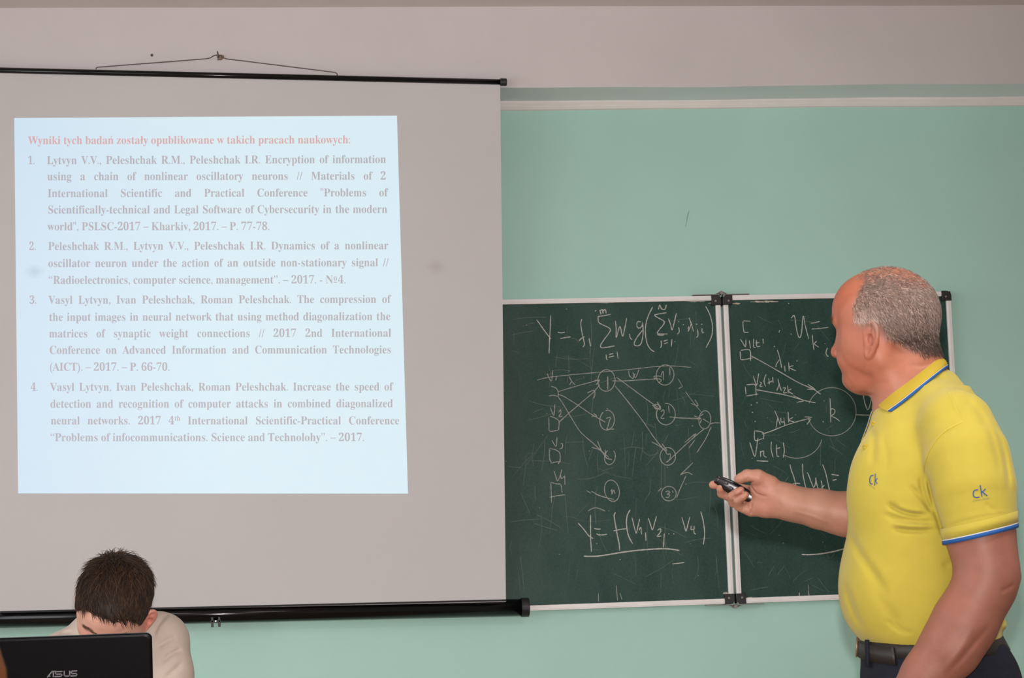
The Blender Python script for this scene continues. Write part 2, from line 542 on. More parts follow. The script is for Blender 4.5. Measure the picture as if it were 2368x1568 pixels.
stroke_mesh('chalk_diagram', 'A', [
    ([(322, 858), (400, 838), (520, 822), (700, 804), (880, 788), (1020, 774), (1200, 758), (1380, 738), (1540, 730), (1720, 744)], 2.2),
    [(414, 800), (430, 842), (452, 866), (458, 820), (464, 768)], [(500, 820), (490, 862)],
    [(612, 826), (636, 870), (664, 900)], [(634, 872), (616, 904)],
    [(448, 914), (490, 930), (512, 964), (514, 1010)], [(428, 1002), (470, 996), (514, 1008)],
    ([(512, 964), (620, 930), (740, 896), (892, 856)], 2.3), [(840, 862), (892, 856)], [(858, 900), (890, 858)],
    ([(512, 988), (570, 1010), (700, 1092), (800, 1160), (938, 1240)], 2.4), [(818, 1186), (862, 1186), (832, 1160)], [(890, 1210), (938, 1240)],
    ([(514, 1012), (560, 1080), (620, 1180), (700, 1310), (760, 1372), (840, 1440), (900, 1496), (972, 1560)], 2.6), [(816, 1468), (880, 1486), (904, 1500), (868, 1410)], [(900, 1496), (946, 1560)],
    ([(514, 1246), (620, 1150), (740, 1048), (830, 970), (892, 898)], 2.6), [(776, 974), (836, 952), (846, 990), (832, 1028)],
    [(440, 1106), (458, 1150), (472, 1178), (480, 1130), (482, 1078)], [(516, 1150), (536, 1130), (536, 1160), (520, 1188), (554, 1186)],
    [(438, 1186), (480, 1200), (510, 1220), (522, 1240), (516, 1310)], [(428, 1196), (430, 1270), (438, 1322), (514, 1312)],
    [(456, 1404), (476, 1440), (494, 1458), (500, 1410), (502, 1376)], [(536, 1436), (552, 1436), (550, 1470), (524, 1484)],
    [(432, 1480), (434, 1560), (450, 1610)], [(434, 1478), (490, 1492), (526, 1520), (530, 1580), (512, 1620)], [(446, 1612), (500, 1600), (538, 1596)],
    oval(950, 862, 78, 98, -60, 300, 22, 4), ([(962, 826), (962, 948)], 3.6),
    [(1000, 866), (1100, 866), (1240, 858), (1420, 846)], [(1030, 912), (1150, 1060), (1280, 1230), (1390, 1390), (1490, 1510)], [(1376, 826), (1420, 822), (1452, 830)],
    [(1378, 838), (1420, 846), (1448, 860), (1424, 888)],
    [(1150, 770), (1160, 820), (1190, 842), (1208, 800)], [(1190, 790), (1214, 836), (1246, 760)],
    ([(1040, 832), (1150, 912), (1290, 1016), (1420, 1108)], 2.8), ([(1364, 1084), (1400, 1110), (1440, 1124), (1412, 1056)], 3), ([(1376, 1090), (1410, 1078), (1442, 1104), (1400, 1120), (1380, 1096)], 3),
    oval(1482, 812, 80, 92, -90, 280, 20, 8), [(1524, 742), (1524, 816)], [(1444, 820), (1464, 780), (1468, 862)],
    oval(1488, 1166, 86, 98, -90, 200, 16, -4), oval(1488, 1166, 84, 96, 120, 205, 8), [(1444, 1146), (1466, 1128), (1472, 1160), (1444, 1202), (1476, 1206)], [(1512, 1090), (1520, 1154)],
    [(1520, 1192), (1620, 1202), (1800, 1206)], [(1744, 1182), (1806, 1206), (1760, 1210)],
    oval(1842, 1218, 54, 82, -100, 270, 18, 4), [(1826, 1208), (1850, 1226), (1880, 1244)], [(1790, 1190), (1830, 1166)], [(1800, 1250), (1812, 1214)],
    [(1890, 1256), (1930, 1246), (1984, 1248)], ([(1666, 962), (1730, 1050), (1806, 1144)], 1.8), [(1716, 1070), (1780, 1090), (1752, 1036)],
    ([(1600, 846), (1640, 916)], 1.8), [(1604, 936), (1640, 916)],
    oval(1506, 1550, 70, 80, 0, 360, 22, 0), [(1484, 1500), (1502, 1530), (1530, 1530), (1520, 1580), (1490, 1604)], [(1360, 1418), (1430, 1456), (1498, 1500), (1454, 1436)],
    [(1500, 1604), (1640, 1470), (1740, 1380), (1840, 1298)], [(1660, 1424), (1756, 1346), (1740, 1380)], [(1696, 1476), (1752, 1400)], [(1770, 1516), (1850, 1390), (1900, 1280)],
    oval(956, 1222, 66, 90, 250, 590, 22, 6), [(946, 1206), (984, 1196), (980, 1220), (960, 1290), (952, 1304), (990, 1304), (1020, 1302)],
    oval(982, 1556, 48, 70, -60, 230, 16, 10), ([(940, 1490), (946, 1560), (1000, 1580)], 3),
], M['chalk_faint'], board, 2.7, 'chalk drawing of circles and boxes joined by arrows')

stroke_mesh('chalk_diagram', 'B', [
    [(474, 190), (494, 250), (508, 282), (530, 236), (546, 180)], [(536, 226), (542, 262), (570, 240)], [(572, 234), (574, 320)],
    [(446, 298), (450, 400), (452, 482)], [(444, 294), (500, 310), (536, 316), (548, 390)], [(436, 432), (500, 418), (576, 408)],
    oval(1000, 372, 66, 98, -100, 270, 22, -12), [(990, 380), (1000, 360), (1000, 404), (1016, 366), (1030, 400)],
    [(770, 372), (810, 394)], ([(814, 376), (900, 420), (1020, 452)], 2.4), ([(850, 404), (940, 436)], 2),
    oval(1516, 398, 66, 66, -70, 290, 20, 0), [(1486, 382), (1510, 374), (1524, 390), (1500, 404), (1524, 412), (1510, 432), (1486, 430)], [(1548, 370), (1556, 390)],
    [(1586, 438), (1620, 350), (1672, 236)], [(1734, 118), (1660, 190), (1622, 226)], [(1620, 228), (1680, 206), (1730, 226)], [(1420, 378), (1450, 346)],
    [(780, 556), (850, 526), (940, 556)],
], M['chalk_faint'], board, 2.7, 'lower chalk boxes and circles of the drawing')

stroke_mesh('chalk_formula', 'B', [
    [(692, 664), (740, 716), (790, 780), (830, 806)], [(806, 590), (806, 700), (808, 820), (814, 926)],
    [(838, 714), (870, 720), (898, 718)], [(860, 760), (880, 772), (920, 772), (956, 766)],
    ([(1032, 568), (1020, 600), (1032, 680), (1050, 780), (1066, 860), (1070, 916)], 3.6), [(1014, 736), (1070, 724), (1130, 716)],
    ([(1164, 546), (1138, 600), (1132, 680), (1150, 780), (1188, 852)], 3.6),
    [(1182, 616), (1200, 690), (1220, 756), (1236, 690), (1252, 628)], [(1244, 730), (1262, 706), (1268, 768)], [(1304, 750), (1308, 828)],
    [(1330, 620), (1350, 680), (1368, 726), (1388, 660), (1404, 602)], [(1412, 732), (1440, 716), (1440, 746), (1412, 784), (1448, 782)], [(1474, 760), (1468, 884)],
    [(1516, 762)], [(1560, 762)],
    [(1634, 614), (1656, 690), (1672, 738), (1690, 670), (1706, 610)], [(1718, 690), (1718, 724), (1746, 716), (1744, 690), (1744, 750), (1760, 766)],
    [(1806, 562), (1826, 640), (1838, 720), (1838, 790), (1828, 862)],
    ([(744, 966), (860, 966), (960, 952), (1120, 926), (1280, 908), (1440, 898), (1540, 902), (1612, 914)], 4.2),
    [(1546, 1036), (1600, 1030), (1656, 1022)],
], M['chalk'], board, 3.1, 'underlined chalk formula near the bottom of the board')

stroke_mesh('chalk_formula', 'C', [
    [(646, 326), (670, 306), (682, 370), (694, 440), (712, 480), (728, 440), (740, 310), (756, 380), (784, 492)],
    [(800, 368), (840, 360), (872, 352)], [(808, 412), (870, 408), (940, 398)],
    [(812, 456), (818, 520), (826, 578)], [(824, 530), (846, 508)], [(826, 530), (864, 556)],
    [(246, 492), (270, 530), (286, 552), (290, 494)], [(316, 500), (326, 566)], [(350, 488), (350, 552), (368, 558)], [(372, 500), (376, 548), (402, 548)], [(364, 522), (396, 518)], [(424, 488), (426, 528)],
    [(244, 588), (246, 630), (258, 654), (344, 640)], [(250, 580), (300, 574), (324, 588), (326, 664)],
    [(320, 618), (420, 672), (560, 752), (700, 832), (830, 890)], [(770, 886), (836, 888)], [(778, 848), (836, 888)], [(830, 890), (878, 926)],
    [(536, 576), (556, 640), (572, 720)], [(556, 650), (530, 690), (526, 712)], [(594, 700), (598, 748)], [(626, 674), (630, 744)], [(664, 700), (628, 714), (684, 742)],
    [(348, 782), (366, 840), (374, 856), (384, 800), (390, 762)], [(400, 830), (412, 840), (398, 862), (420, 864)], [(448, 768), (432, 820), (444, 866)], [(460, 840), (500, 820)], [(470, 800), (474, 850)], [(500, 790), (504, 836)],
    [(284, 866), (290, 926)], [(294, 852), (360, 850), (368, 900), (372, 936)], [(292, 940), (384, 926)],
    [(370, 890), (470, 908), (600, 932), (740, 972), (838, 994)], [(690, 990), (744, 980)], [(662, 936), (744, 976)],
    [(542, 804), (552, 850), (570, 900)], [(552, 850), (532, 898)], [(580, 878), (600, 876), (586, 914), (612, 912)], [(618, 856), (622, 920)], [(648, 884), (622, 900), (660, 926)],
    [(516, 1056), (540, 1110), (560, 1166)], [(540, 1110), (526, 1190)], [(564, 1112), (568, 1144), (590, 1140), (588, 1112), (596, 1170)], [(622, 1062), (626, 1150)], [(660, 1108), (628, 1130), (670, 1144)],
    [(414, 1240), (480, 1220), (600, 1172), (700, 1140), (796, 1116)], [(752, 1104), (812, 1108)], [(770, 1166), (800, 1120)],
    [(356, 1216), (362, 1290), (420, 1276)], [(358, 1214), (410, 1222), (430, 1240), (428, 1280)],
    [(320, 1306), (340, 1370), (360, 1416), (372, 1360), (384, 1270)], [(404, 1372), (406, 1420)], [(404, 1384), (428, 1374), (432, 1410), (452, 1424)], [(490, 1300), (488, 1360), (504, 1424)], [(524, 1358), (560, 1346)], [(530, 1322), (534, 1410), (552, 1414)], [(584, 1306), (592, 1370), (584, 1424)],
    [(266, 348), (268, 400), (276, 440)], [(270, 348), (326, 350)], [(276, 440), (310, 438)],
    [(1212, 920), (1228, 1000), (1250, 1048), (1270, 1000), (1284, 920)], [(1156, 1088), (1220, 1090), (1290, 1092)],
    [(952, 958), (956, 1050), (958, 1150)], [(954, 1080), (962, 1042), (990, 1050), (984, 1080), (956, 1098)], [(960, 1098), (1000, 1116), (1030, 1140)],
    [(332, 1010)], [(376, 994)], [(362, 1140)], [(342, 1068)], [(646, 452)], [(514, 550)], [(556, 420), (550, 440)], [(692, 664)], [(626, 210)], [(936, 626)], [(898, 1142)],
    [(774, 1546)], [(932, 560), (920, 600), (932, 628)],
], M['chalk'], board, 2.8, 'chalk formula column with arrows on the right wing')
stroke_mesh('chalk_diagram', 'C', [
    oval(966, 1064, 192, 190, -160, 165, 40, 0),
    oval(690, 1250, 200, 180, 10, 120, 14, 0),
    [(374, 1450), (420, 1452), (462, 1454)],
], M['chalk_faint'], board, 2.3, 'large chalk circle around a letter on the right wing')
stroke_mesh('chalk_formula', 'E', [
    [(1194, 180), (1210, 250), (1240, 330), (1262, 420), (1276, 475)], [(1194, 466), (1220, 424), (1260, 410), (1318, 412)],
    [(1346, 170), (1350, 280), (1366, 380), (1394, 490)], [(1412, 288), (1436, 350), (1462, 420), (1484, 458), (1506, 400), (1506, 340)], [(1506, 344), (1520, 420), (1546, 505)],
    [(1574, 376), (1584, 440), (1580, 510)], [(1610, 430), (1586, 470), (1612, 510)], [(1590, 180), (1624, 270), (1650, 380), (1680, 520)],
    [(1696, 300), (1740, 306), (1788, 314)], [(1712, 372), (1762, 362)], [(2000, 320), (2030, 318)],
    ([(1336, 1274), (1400, 1278), (1500, 1274), (1600, 1262), (1720, 1240), (1830, 1212), (1900, 1190)], 4),
    [(790, 132), (850, 138), (928, 140)],
], M['chalk'], board, 3.0, 'chalk bracket expression beside the hand')

# long rubbed lines, dotted specks and plaster crumbs along the rails
r = random.Random(11)
S1 = []
for k in range(130):
    x, y = r.uniform(1170, 1690), r.uniform(710, 1380)
    if r.random() < 0.5:
        a = math.pi / 2 + r.gauss(0, 0.08)
    else:
        a = r.gauss(0.0, 0.25) if r.random() < 0.6 else r.uniform(0, 3.1)
    L = r.uniform(15, 95)
    c = r.gauss(0, 2.5)
    dx, dy = math.cos(a) * L, math.sin(a) * L
    p0, p1 = (x - dx / 2, y - dy / 2), (x + dx / 2, y + dy / 2)
    if min(p0[1], p1[1]) < 704 or max(p0[1], p1[1]) > 1384 or max(p0[0], p1[0]) > 1658 + (y - 700) * 0.04 or min(p0[0], p1[0]) < 1166:
        continue
    S1.append(([p0, ((p0[0] + p1[0]) / 2 - dy / L * c, (p0[1] + p1[1]) / 2 + dx / L * c), p1], r.uniform(1.2, 2.4)))
for k in range(60):
    x, y = r.uniform(1712, 1950), r.uniform(712, 1370)
    a = r.uniform(0, 3.14)
    L = r.uniform(12, 60)
    dx, dy = math.cos(a) * L, math.sin(a) * L
    S1.append(([(x - dx / 2, max(706, y - dy / 2)), (x + r.gauss(0, 1.5), y + r.gauss(0, 1.5)), (x + dx / 2, min(1370, y + dy / 2))], r.uniform(1.2, 2.2)))
VIEW['P'] = (0, 0, 1)
o = stroke_mesh('chalk_scratches', 'P', S1, M['chalk_ghost'], board, 1.8, lift=0.0003)
o['kind'] = 'stuff'
S2 = [[(r.uniform(1170, 1930), r.uniform(706, 1370))] for k in range(46)]
S2 = [s for s in S2 if not 1655 < s[0][0] < 1725]
S2 = [([(s[0][0] - r.uniform(.6, 1.6), s[0][1]), (s[0][0] + r.uniform(.6, 1.8), s[0][1] + r.uniform(-1, 1))], r.uniform(1.4, 2.8)) for s in S2]
S2 += [([(1848, 1370), (1849, 1379)], 3.4), ([(1869, 1366), (1871, 1380)], 3.4), ([(1869, 1352), (1870, 1366)], 1.6), ([(1425, 1354), (1428, 1389)], 2.2), ([(1384, 1372), (1384, 1392)], 2), ([(1434, 1372), (1438, 1386)], 2)]
o = stroke_mesh('chalk_specks', 'P', S2, M['chalk_faint'], board, 2, lift=0.0008, smooth=False)
o['kind'] = 'stuff'
# crumbs of old plaster on the inner edge of the rails
pl = []
for x0, x1, y, h in ((1340, 1352, 699.5, 3), (1372, 1420, 699.5, 4.5), (1170, 1215, 701, 3.5), (1590, 1630, 697, 3), (1735, 1800, 697.5, 6.5), (1690, 1712, 702, 6), (1638, 1664, 701, 5), (1672, 1684, 1372, 8), (1728, 1740, 1382, 6), (1790, 1850, 1380.3, 2.5), (1290, 1370, 1401, 2.5)):
    n = 7
    for k in range(n - 1):
        xa, xb = x0 + (x1 - x0) * k / (n - 1), x0 + (x1 - x0) * (k + 1) / (n - 1)
        hh = h * math.sin(math.pi * (k + 0.7) / n) * r.uniform(0.6, 1.1)
        pl.append(([(xa, y + r.uniform(-.5, .8)), (xb, y + r.uniform(-.5, .8))], max(1.2, hh)))
M['plaster'] = material('plaster_crumbs', srgb(196, 186, 172), 0.9)
o = stroke_mesh('plaster_crumbs', 'P', pl, M['plaster'], board, 3, lift=0.0012, smooth=False)
o['kind'] = 'stuff'

v, f = wall_strip(bezier([(1594, 486), (1590, 500), (1588, 512), (1585, 525)], 5), [.001, .002, .003, .0035, .004, .004, .004, .004, .0035, .003, .003, .002, .002, .002, .002, .001], -0.0006)
M['scuff'] = material('scuff', srgb(132, 180, 170), 0.8)
sc_ = mesh_obj('trim_3', v, f, M['scuff'])
sc_['kind'] = 'structure'

# ---------------------------------------------------------------- projection screen
screen = thing('projection_screen', 'hanging white projection screen with a black top rod and black case, showing a text slide', 'projection screen', at(505, 170, -0.25))
M['screen'] = material('screen_fabric', srgb(203, 200, 200), 0.8, noise=(2.5, 0.02))
YT, YBt, YC = -0.246, -0.092, -0.072          # fabric plane at the rod, at the case; centre of the case
rod_r = at(1166, 190, YT)
rod_l0 = at(0, 162.5, YT)
dr = (rod_l0 - rod_r)
rod_l = rod_r + dr * (1334 / 1166)
TR_, BR_ = at(1156.5, 192, YT), at(1170, 1392, YBt)
wv = rod_l - rod_r
TL_ = TR_ + wv * 0.985
nn_ = np.cross(BR_ - TR_, TL_ - TR_)
rr_ = ray(0, 1417)
BL_ = CAM + rr_ * (np.dot(TR_ - CAM, nn_) / np.dot(rr_, nn_))          # the fabric hangs in one plane
BL_ = BR_ + (BL_ - BR_) * (np.linalg.norm(TL_ - TR_) / np.linalg.norm(BL_ - BR_))


def on_screen(px, py, lift=0.0):
    """point of the fabric seen through a pixel"""
    n = np.cross(BR_ - TR_, TL_ - TR_)
    n /= np.linalg.norm(n)
    if n[1] > 0:
        n = -n
    rr = ray(px, py)
    t = np.dot(TR_ + n * lift - CAM, n) / np.dot(rr, n)
    return CAM + rr * t


tube_r = at(1216, 1404.5, YC)
tube_l0 = at(0, 1431.5, on_screen(0, 1417)[1] + (YC - YBt))
tube_l = tube_r + (tube_l0 - tube_r) * 1.17

# fabric: a thin sheet with very slight waviness and a soft fold near the top right
NX, NZ = 48, 48
v, f = [], []
nrm = np.cross(BR_ - TR_, TL_ - TR_); nrm /= np.linalg.norm(nrm)
if nrm[1] > 0:
    nrm = -nrm
for lay, off in ((0, 0.0), (1, -0.0012)):
    for j in range(NZ + 1):
        for i in range(NX + 1):
            s, t = i / NX, j / NZ
            p = (TR_ * (1 - s) + TL_ * s) * (1 - t) + (BR_ * (1 - s) + BL_ * s) * t
            p = p + nrm * off
            v.append(p)
n1_ = (NX + 1) * (NZ + 1)
for lay in (0, 1):
    for j in range(NZ):
        for i in range(NX):
            a = lay * n1_ + j * (NX + 1) + i
            q = (a, a + 1, a + NX + 2, a + NX + 1)
            f.append(q if lay else q[::-1])
for i in range(NX):
    for j in (0, NZ):
        a = j * (NX + 1) + i
        f.append((a, a + 1, a + 1 + n1_, a + n1_))
for j in range(NZ):
    for i in (0, NX):
        a = j * (NX + 1) + i
        f.append((a, a + NX + 1, a + NX + 1 + n1_, a + n1_))
mesh_obj('fabric', v, f, M['screen'], screen)
mb = MB(); mb.tube([rod_l, rod_r], 0.0092, 24); rod = mb.build('top_rod', M['black_gloss'], screen, smooth=False)
rod.data.polygons.foreach_set('use_smooth', [len(p.vertices) == 4 for p in rod.data.polygons])
ux = (rod_r - rod_l) / np.linalg.norm(rod_r - rod_l)
for p, s in ((rod_r, 1), (rod_l, -1)):
    mb = MB(); mb.tube([p - ux * s * 0.014, p - ux * s * 0.012, p + ux * s * 0.006, p + ux * s * 0.008], [0.0112, 0.0124, 0.0124, 0.0105], 16)
    mb.build('end_cap', M['black_plastic'], rod)
mb = MB(); mb.tube([tube_l, tube_r], 0.0275, 28); case = mb.build('case', M['black_gloss'], screen, smooth=False)
case.data.polygons.foreach_set('use_smooth', [len(p.vertices) == 4 for p in case.data.polygons])
ut = (tube_r - tube_l) / np.linalg.norm(tube_r - tube_l)
for p, s in ((tube_r, 1), (tube_l, -1)):
    mb = MB(); mb.tube([p - ut * s * 0.016, p - ut * s * 0.0155, p + ut * s * 0.008, p + ut * s * 0.010], [0.0285, 0.0305, 0.0305, 0.0285], 28)
    mb.build('end_cap', M['black_plastic'], case)
# pale strip of fabric hem entering the case
a, b = on_screen(1170, 1386, 0.001), on_screen(0, 1413.5, 0.001)
mb = MB(); mb.box((0, 0, 0), (1, 1, 1)); mb.v = []
mb.v = [a + np.array([0, 0.0, 0]), a + np.array([0, -0.008, -0.006]), a + np.array([0, 0.004, -0.006]), b, b + np.array([0, -0.008, -0.006]), b + np.array([0, 0.004, -0.006])]
mb.f = [(0, 1, 4, 3), (1, 2, 5, 4), (2, 0, 3, 5), (0, 2, 1), (3, 4, 5)]
mb.build('slot_lip', M['black_plastic'], case)
for px, py in ((499, 1437), (43, 1437)):
    c = at(px, py, YC - (0.020 if px > 100 else -0.008))
    mb = MB()
    mb.box((c[0] - 0.017, c[1] - 0.012, c[2] - 0.003), (c[0] + 0.017, c[1] + 0.02, c[2] + 0.004))
    mb.box((c[0] - 0.015, c[1] - 0.012, c[2] - 0.017), (c[0] - 0.007, c[1] + 0.004, c[2] + 0.014))
    mb.box((c[0] + 0.007, c[1] - 0.012, c[2] - 0.017), (c[0] + 0.015, c[1] + 0.004, c[2] + 0.014))
    fb = mb.build('foot_bracket', M['black_plastic'], case, bevel=0.0012)
    mb = MB(); mb.tube([(c[0], c[1] - 0.013, c[2] + 0.001), (c[0], c[1] - 0.0145, c[2] + 0.001)], 0.0022, 8); mb.build('rivet', M['steel'], fb)

# hanging wire and the hook in the beam
wp = [(222, 160), (222.5, 157), (226, 155.5), (300, 149.5), (400, 142), (478, 135.6), (486, 134), (492, 130), (498, 127.6), (504, 127.3), (511, 129), (516, 133.5), (522, 136), (560, 140.5), (660, 153), (772, 167), (777, 168.5), (780, 171.5), (780, 174)]
WY = [-0.246, -0.246, -0.246, -0.246, -0.246, -0.245, -0.245, -0.244, -0.243, -0.243, -0.243, -0.244, -0.245] + [-0.246] * 6
mb = MB(); mb.tube([at(x, y, yy) for (x, y), yy in zip(wp, WY)], 0.0017, 8); mb.build('hanging_wire', M['wire'], screen, smooth=True)
hk = thing('wall_hook', 'small bent steel hook in the cream beam holding the screen wire', 'hook', at(505, 130, -0.22))
mb = MB(); mb.tube([at(506, 132, -0.215), at(506, 132, -0.248), at(505, 130.5, -0.251), at(504, 125, -0.251), at(502.5, 118.5, -0.249)], [0.0026, 0.0026, 0.003, 0.0024, 0.0018], 10); mb.build('hook', M['wire'], hk, smooth=True)
mb = MB(); p = at(506, 132, -0.2205); mb.tube([p, p + np.array([0, -0.002, 0])], 0.0065, 12); mb.build('washer', M['steel'], hk)
M['hole'] = material('rough_hole_plaster', srgb(134, 112, 92), 0.95)
mb = MB(); p = at(508, 133, -0.2198)
vv = [p + np.array([0.011 * math.cos(a) * (1 + .35 * math.sin(3 * a + 1)), -0.0012, 0.013 * math.sin(a) * (1 + .3 * math.cos(2 * a))]) for a in np.linspace(0, 6.283, 16)[:-1]] + [p + np.array([0, -0.002, 0])]
mb.add(vv, [(k, (k + 1) % 15, 15) for k in range(15)]); mb.build('plaster_patch', M['hole'], hk)
ns = thing('screw', 'lone dark screw head in the cream beam left of the hook', 'screw', at(351, 128, -0.222))
mb = MB(); p = at(351, 128, -0.219); mb.tube([p, p + np.array([0, -0.004, 0]), p + np.array([0, -0.0055, 0])], [0.0042, 0.0042, 0.003], 12); mb.build('screw_head', M['wire'], ns)
mb = MB(); q = p + np.array([0, -0.0052, 0]); mb.box(q - np.array([0.0026, 0.0006, 0.0004]), q + np.array([0.0026, 0, 0.0004])); mb.build('slot', M['black_plastic'], ns)

# ---- the slide: light thrown on the fabric, lettering where the projector sends none
def glow(name, base, emit, strength):
    m = material(name, base, 0.8)
    b = m.node_tree.nodes['Principled BSDF']
    b.inputs['Emission Color'].default_value = emit
    b.inputs['Emission Strength'].default_value = strength
    return m


SCR = srgb(203, 200, 200)
M['slide'] = glow('projected_white', SCR, (0.26, 0.44, 0.54, 1), 1.0)
M['slide_text'] = glow('projected_dark_text', SCR, (0.03, 0.04, 0.08, 1), 1.0)
M['slide_red'] = glow('projected_red_text', SCR, (0.24, 0.02, 0.03, 1), 1.0)
# the white varies a little across the picture: the projector's lamp is warmer-bright to the right of the middle
nt = M['slide'].node_tree
tcs = nt.nodes.new('ShaderNodeTexCoord')
sp = nt.nodes.new('ShaderNodeSeparateXYZ'); nt.links.new(tcs.outputs['Generated'], sp.inputs[0])
rmp = nt.nodes.new('ShaderNodeValToRGB')
rmp.color_ramp.elements[0].color = (0.18, 0.37, 0.51, 1); rmp.color_ramp.elements[1].color = (0.25, 0.45, 0.53, 1)
rmp.color_ramp.elements[0].position = 0.0; rmp.color_ramp.elements[1].position = 0.55
nt.links.new(sp.outputs['X'], rmp.inputs['Fac'])
nt.links.new(rmp.outputs['Color'], nt.nodes['Principled BSDF'].inputs['Emission Color'])
quad = [(33, 273), (918, 267.5), (943.5, 1141.5), (42, 1141)]
qc = [on_screen(x, y, 0.0008) for x, y in quad]
slide = mesh_obj('projected_slide', qc + [on_screen(x, y, 0.0002) for x, y in quad], [(0, 3, 2, 1), (4, 5, 6, 7), (0, 1, 5, 4), (1, 2, 6, 5), (2, 3, 7, 6), (3, 0, 4, 7)], M['slide'], screen)
slide['label'] = 'pale blue slide with a red heading and four numbered references'

_cache = {}


def bold_serif(s):
    o = ''
    for ch in s:
        if 'A' <= ch <= 'Z':
            o += chr(0x1D400 + ord(ch) - 65)
        elif 'a' <= ch <= 'z':
            o += chr(0x1D41A + ord(ch) - 97)
        elif '0' <= ch <= '9':
            o += chr(0x1D7CE + ord(ch) - 48)
        else:
            o += ch
    return o


def text_flat(s, plain=False):
    """2-D outline mesh of a word: vertices (em units), faces, advance width"""
    key = (s, plain)
    if key in _cache:
        return _cache[key]
    extra_v, extra_f = [], []
    body = s
    if not plain:
        body = bold_serif(s.replace('ń', 'n').replace('ł', 'l').replace('№', 'N'))

    def raw(b):
        c = bpy.data.curves.new('t', 'FONT')
        c.body = b
        c.resolution_u = 3
        o = bpy.data.objects.new('t', c)
        COL.objects.link(o)
        bpy.context.view_layer.update()
        dg = bpy.context.evaluated_depsgraph_get()
        me = bpy.data.meshes.new_from_object(o.evaluated_get(dg))
        vv = [(p.co.x, p.co.y) for p in me.vertices]
        ff = [tuple(p.vertices) for p in me.polygons]
        bpy.data.objects.remove(o)
        bpy.data.curves.remove(c)
        bpy.data.meshes.remove(me)
        return vv, ff

    def adv(b):                       # advance: the span up to a following stop
        return max(x for x, y in raw(b + '.')[0]) - max(x for x, y in raw('.')[0])
    v, f = raw(body)
    w = adv(body)
    if not plain and any(ch in s for ch in 'ńł№'):
        for i, ch in enumerate(s):
            if ch in 'ńł№':
                x0 = adv(bold_serif(s[:i].replace('ń', 'n').replace('ł', 'l'))) if i else 0.0
                n = len(v)
                if ch == 'ń':
                    v += [(x0 + 0.26, 0.53), (x0 + 0.33, 0.53), (x0 + 0.42, 0.70), (x0 + 0.32, 0.70)]
                    f.append((n, n + 1, n + 2, n + 3))
                elif ch == 'ł':
                    v += [(x0 + 0.02, 0.25), (x0 + 0.02, 0.33), (x0 + 0.27, 0.47), (x0 + 0.27, 0.39)]
                    f.append((n, n + 1, n + 2, n + 3))
                else:
                    ov, of = raw(bold_serif('o'))
                    sx = 0.52
                    shift = 0.44
                    xN = x0 + 0.72
                    v = [p if p[0] < xN + 0.01 else (p[0] + shift, p[1]) for p in v]
                    v += [(xN + 0.02 + p[0] * 0.75, 0.22 + p[1] * 0.78) for p in ov]
                    f += [tuple(k + n for k in q) for q in of]
                    n = len(v)
                    v += [(xN + 0.05, 0.06), (xN + 0.40, 0.06), (xN + 0.40, 0.12), (xN + 0.05, 0.12)]
                    f.append((n, n + 1, n + 2, n + 3))
                    w += shift
    _cache[key] = (v, f, w)
    return _cache[key]


EMX, EMY = 24.2, 27.2        # width and height of the em on the slide, in photograph pixels


def slide_line(V, Fc, s, x0, x1, y0, y1, justify, lift=0.0012):
    words = s.split(' ')
    info = [text_flat(wd) for wd in words]
    tot = sum(i[2] for i in info)
    k = (x1 - x0)
    if justify:
        em = EMX
        gap = (k - tot * em) / max(1, len(words) - 1)
        if gap < 4:
            em = (k - 4 * (len(words) - 1)) / tot
            gap = 4
    else:
        em = k / (tot + 0.26 * (len(words) - 1))
        gap = 0.26 * em
    x = x0
    for (v, f, w), wd in zip(info, words):
        n = len(V)
        for a, b in v:
            px = x + a * em
            base = y0 + (y1 - y0) * (px - x0) / k
            V.append(on_screen(px, base - b * EMY, lift))
        Fc += [tuple(i + n for i in q) for q in f]
        if wd == '4' and 'International' in s:      # the raised "th"
            tv_, tf_, tw = text_flat('th')
            n = len(V)
            for a, b in tv_:
                px = x + (w + 0.02) * em + a * em * 0.62
                V.append(on_screen(px, y0 + (y1 - y0) * (px - x0) / k - 8.5 - b * EMY * 0.62, lift))
            Fc += [tuple(i + n for i in q) for q in tf_]
            x += tw * em * 0.62
        x += w * em + gap


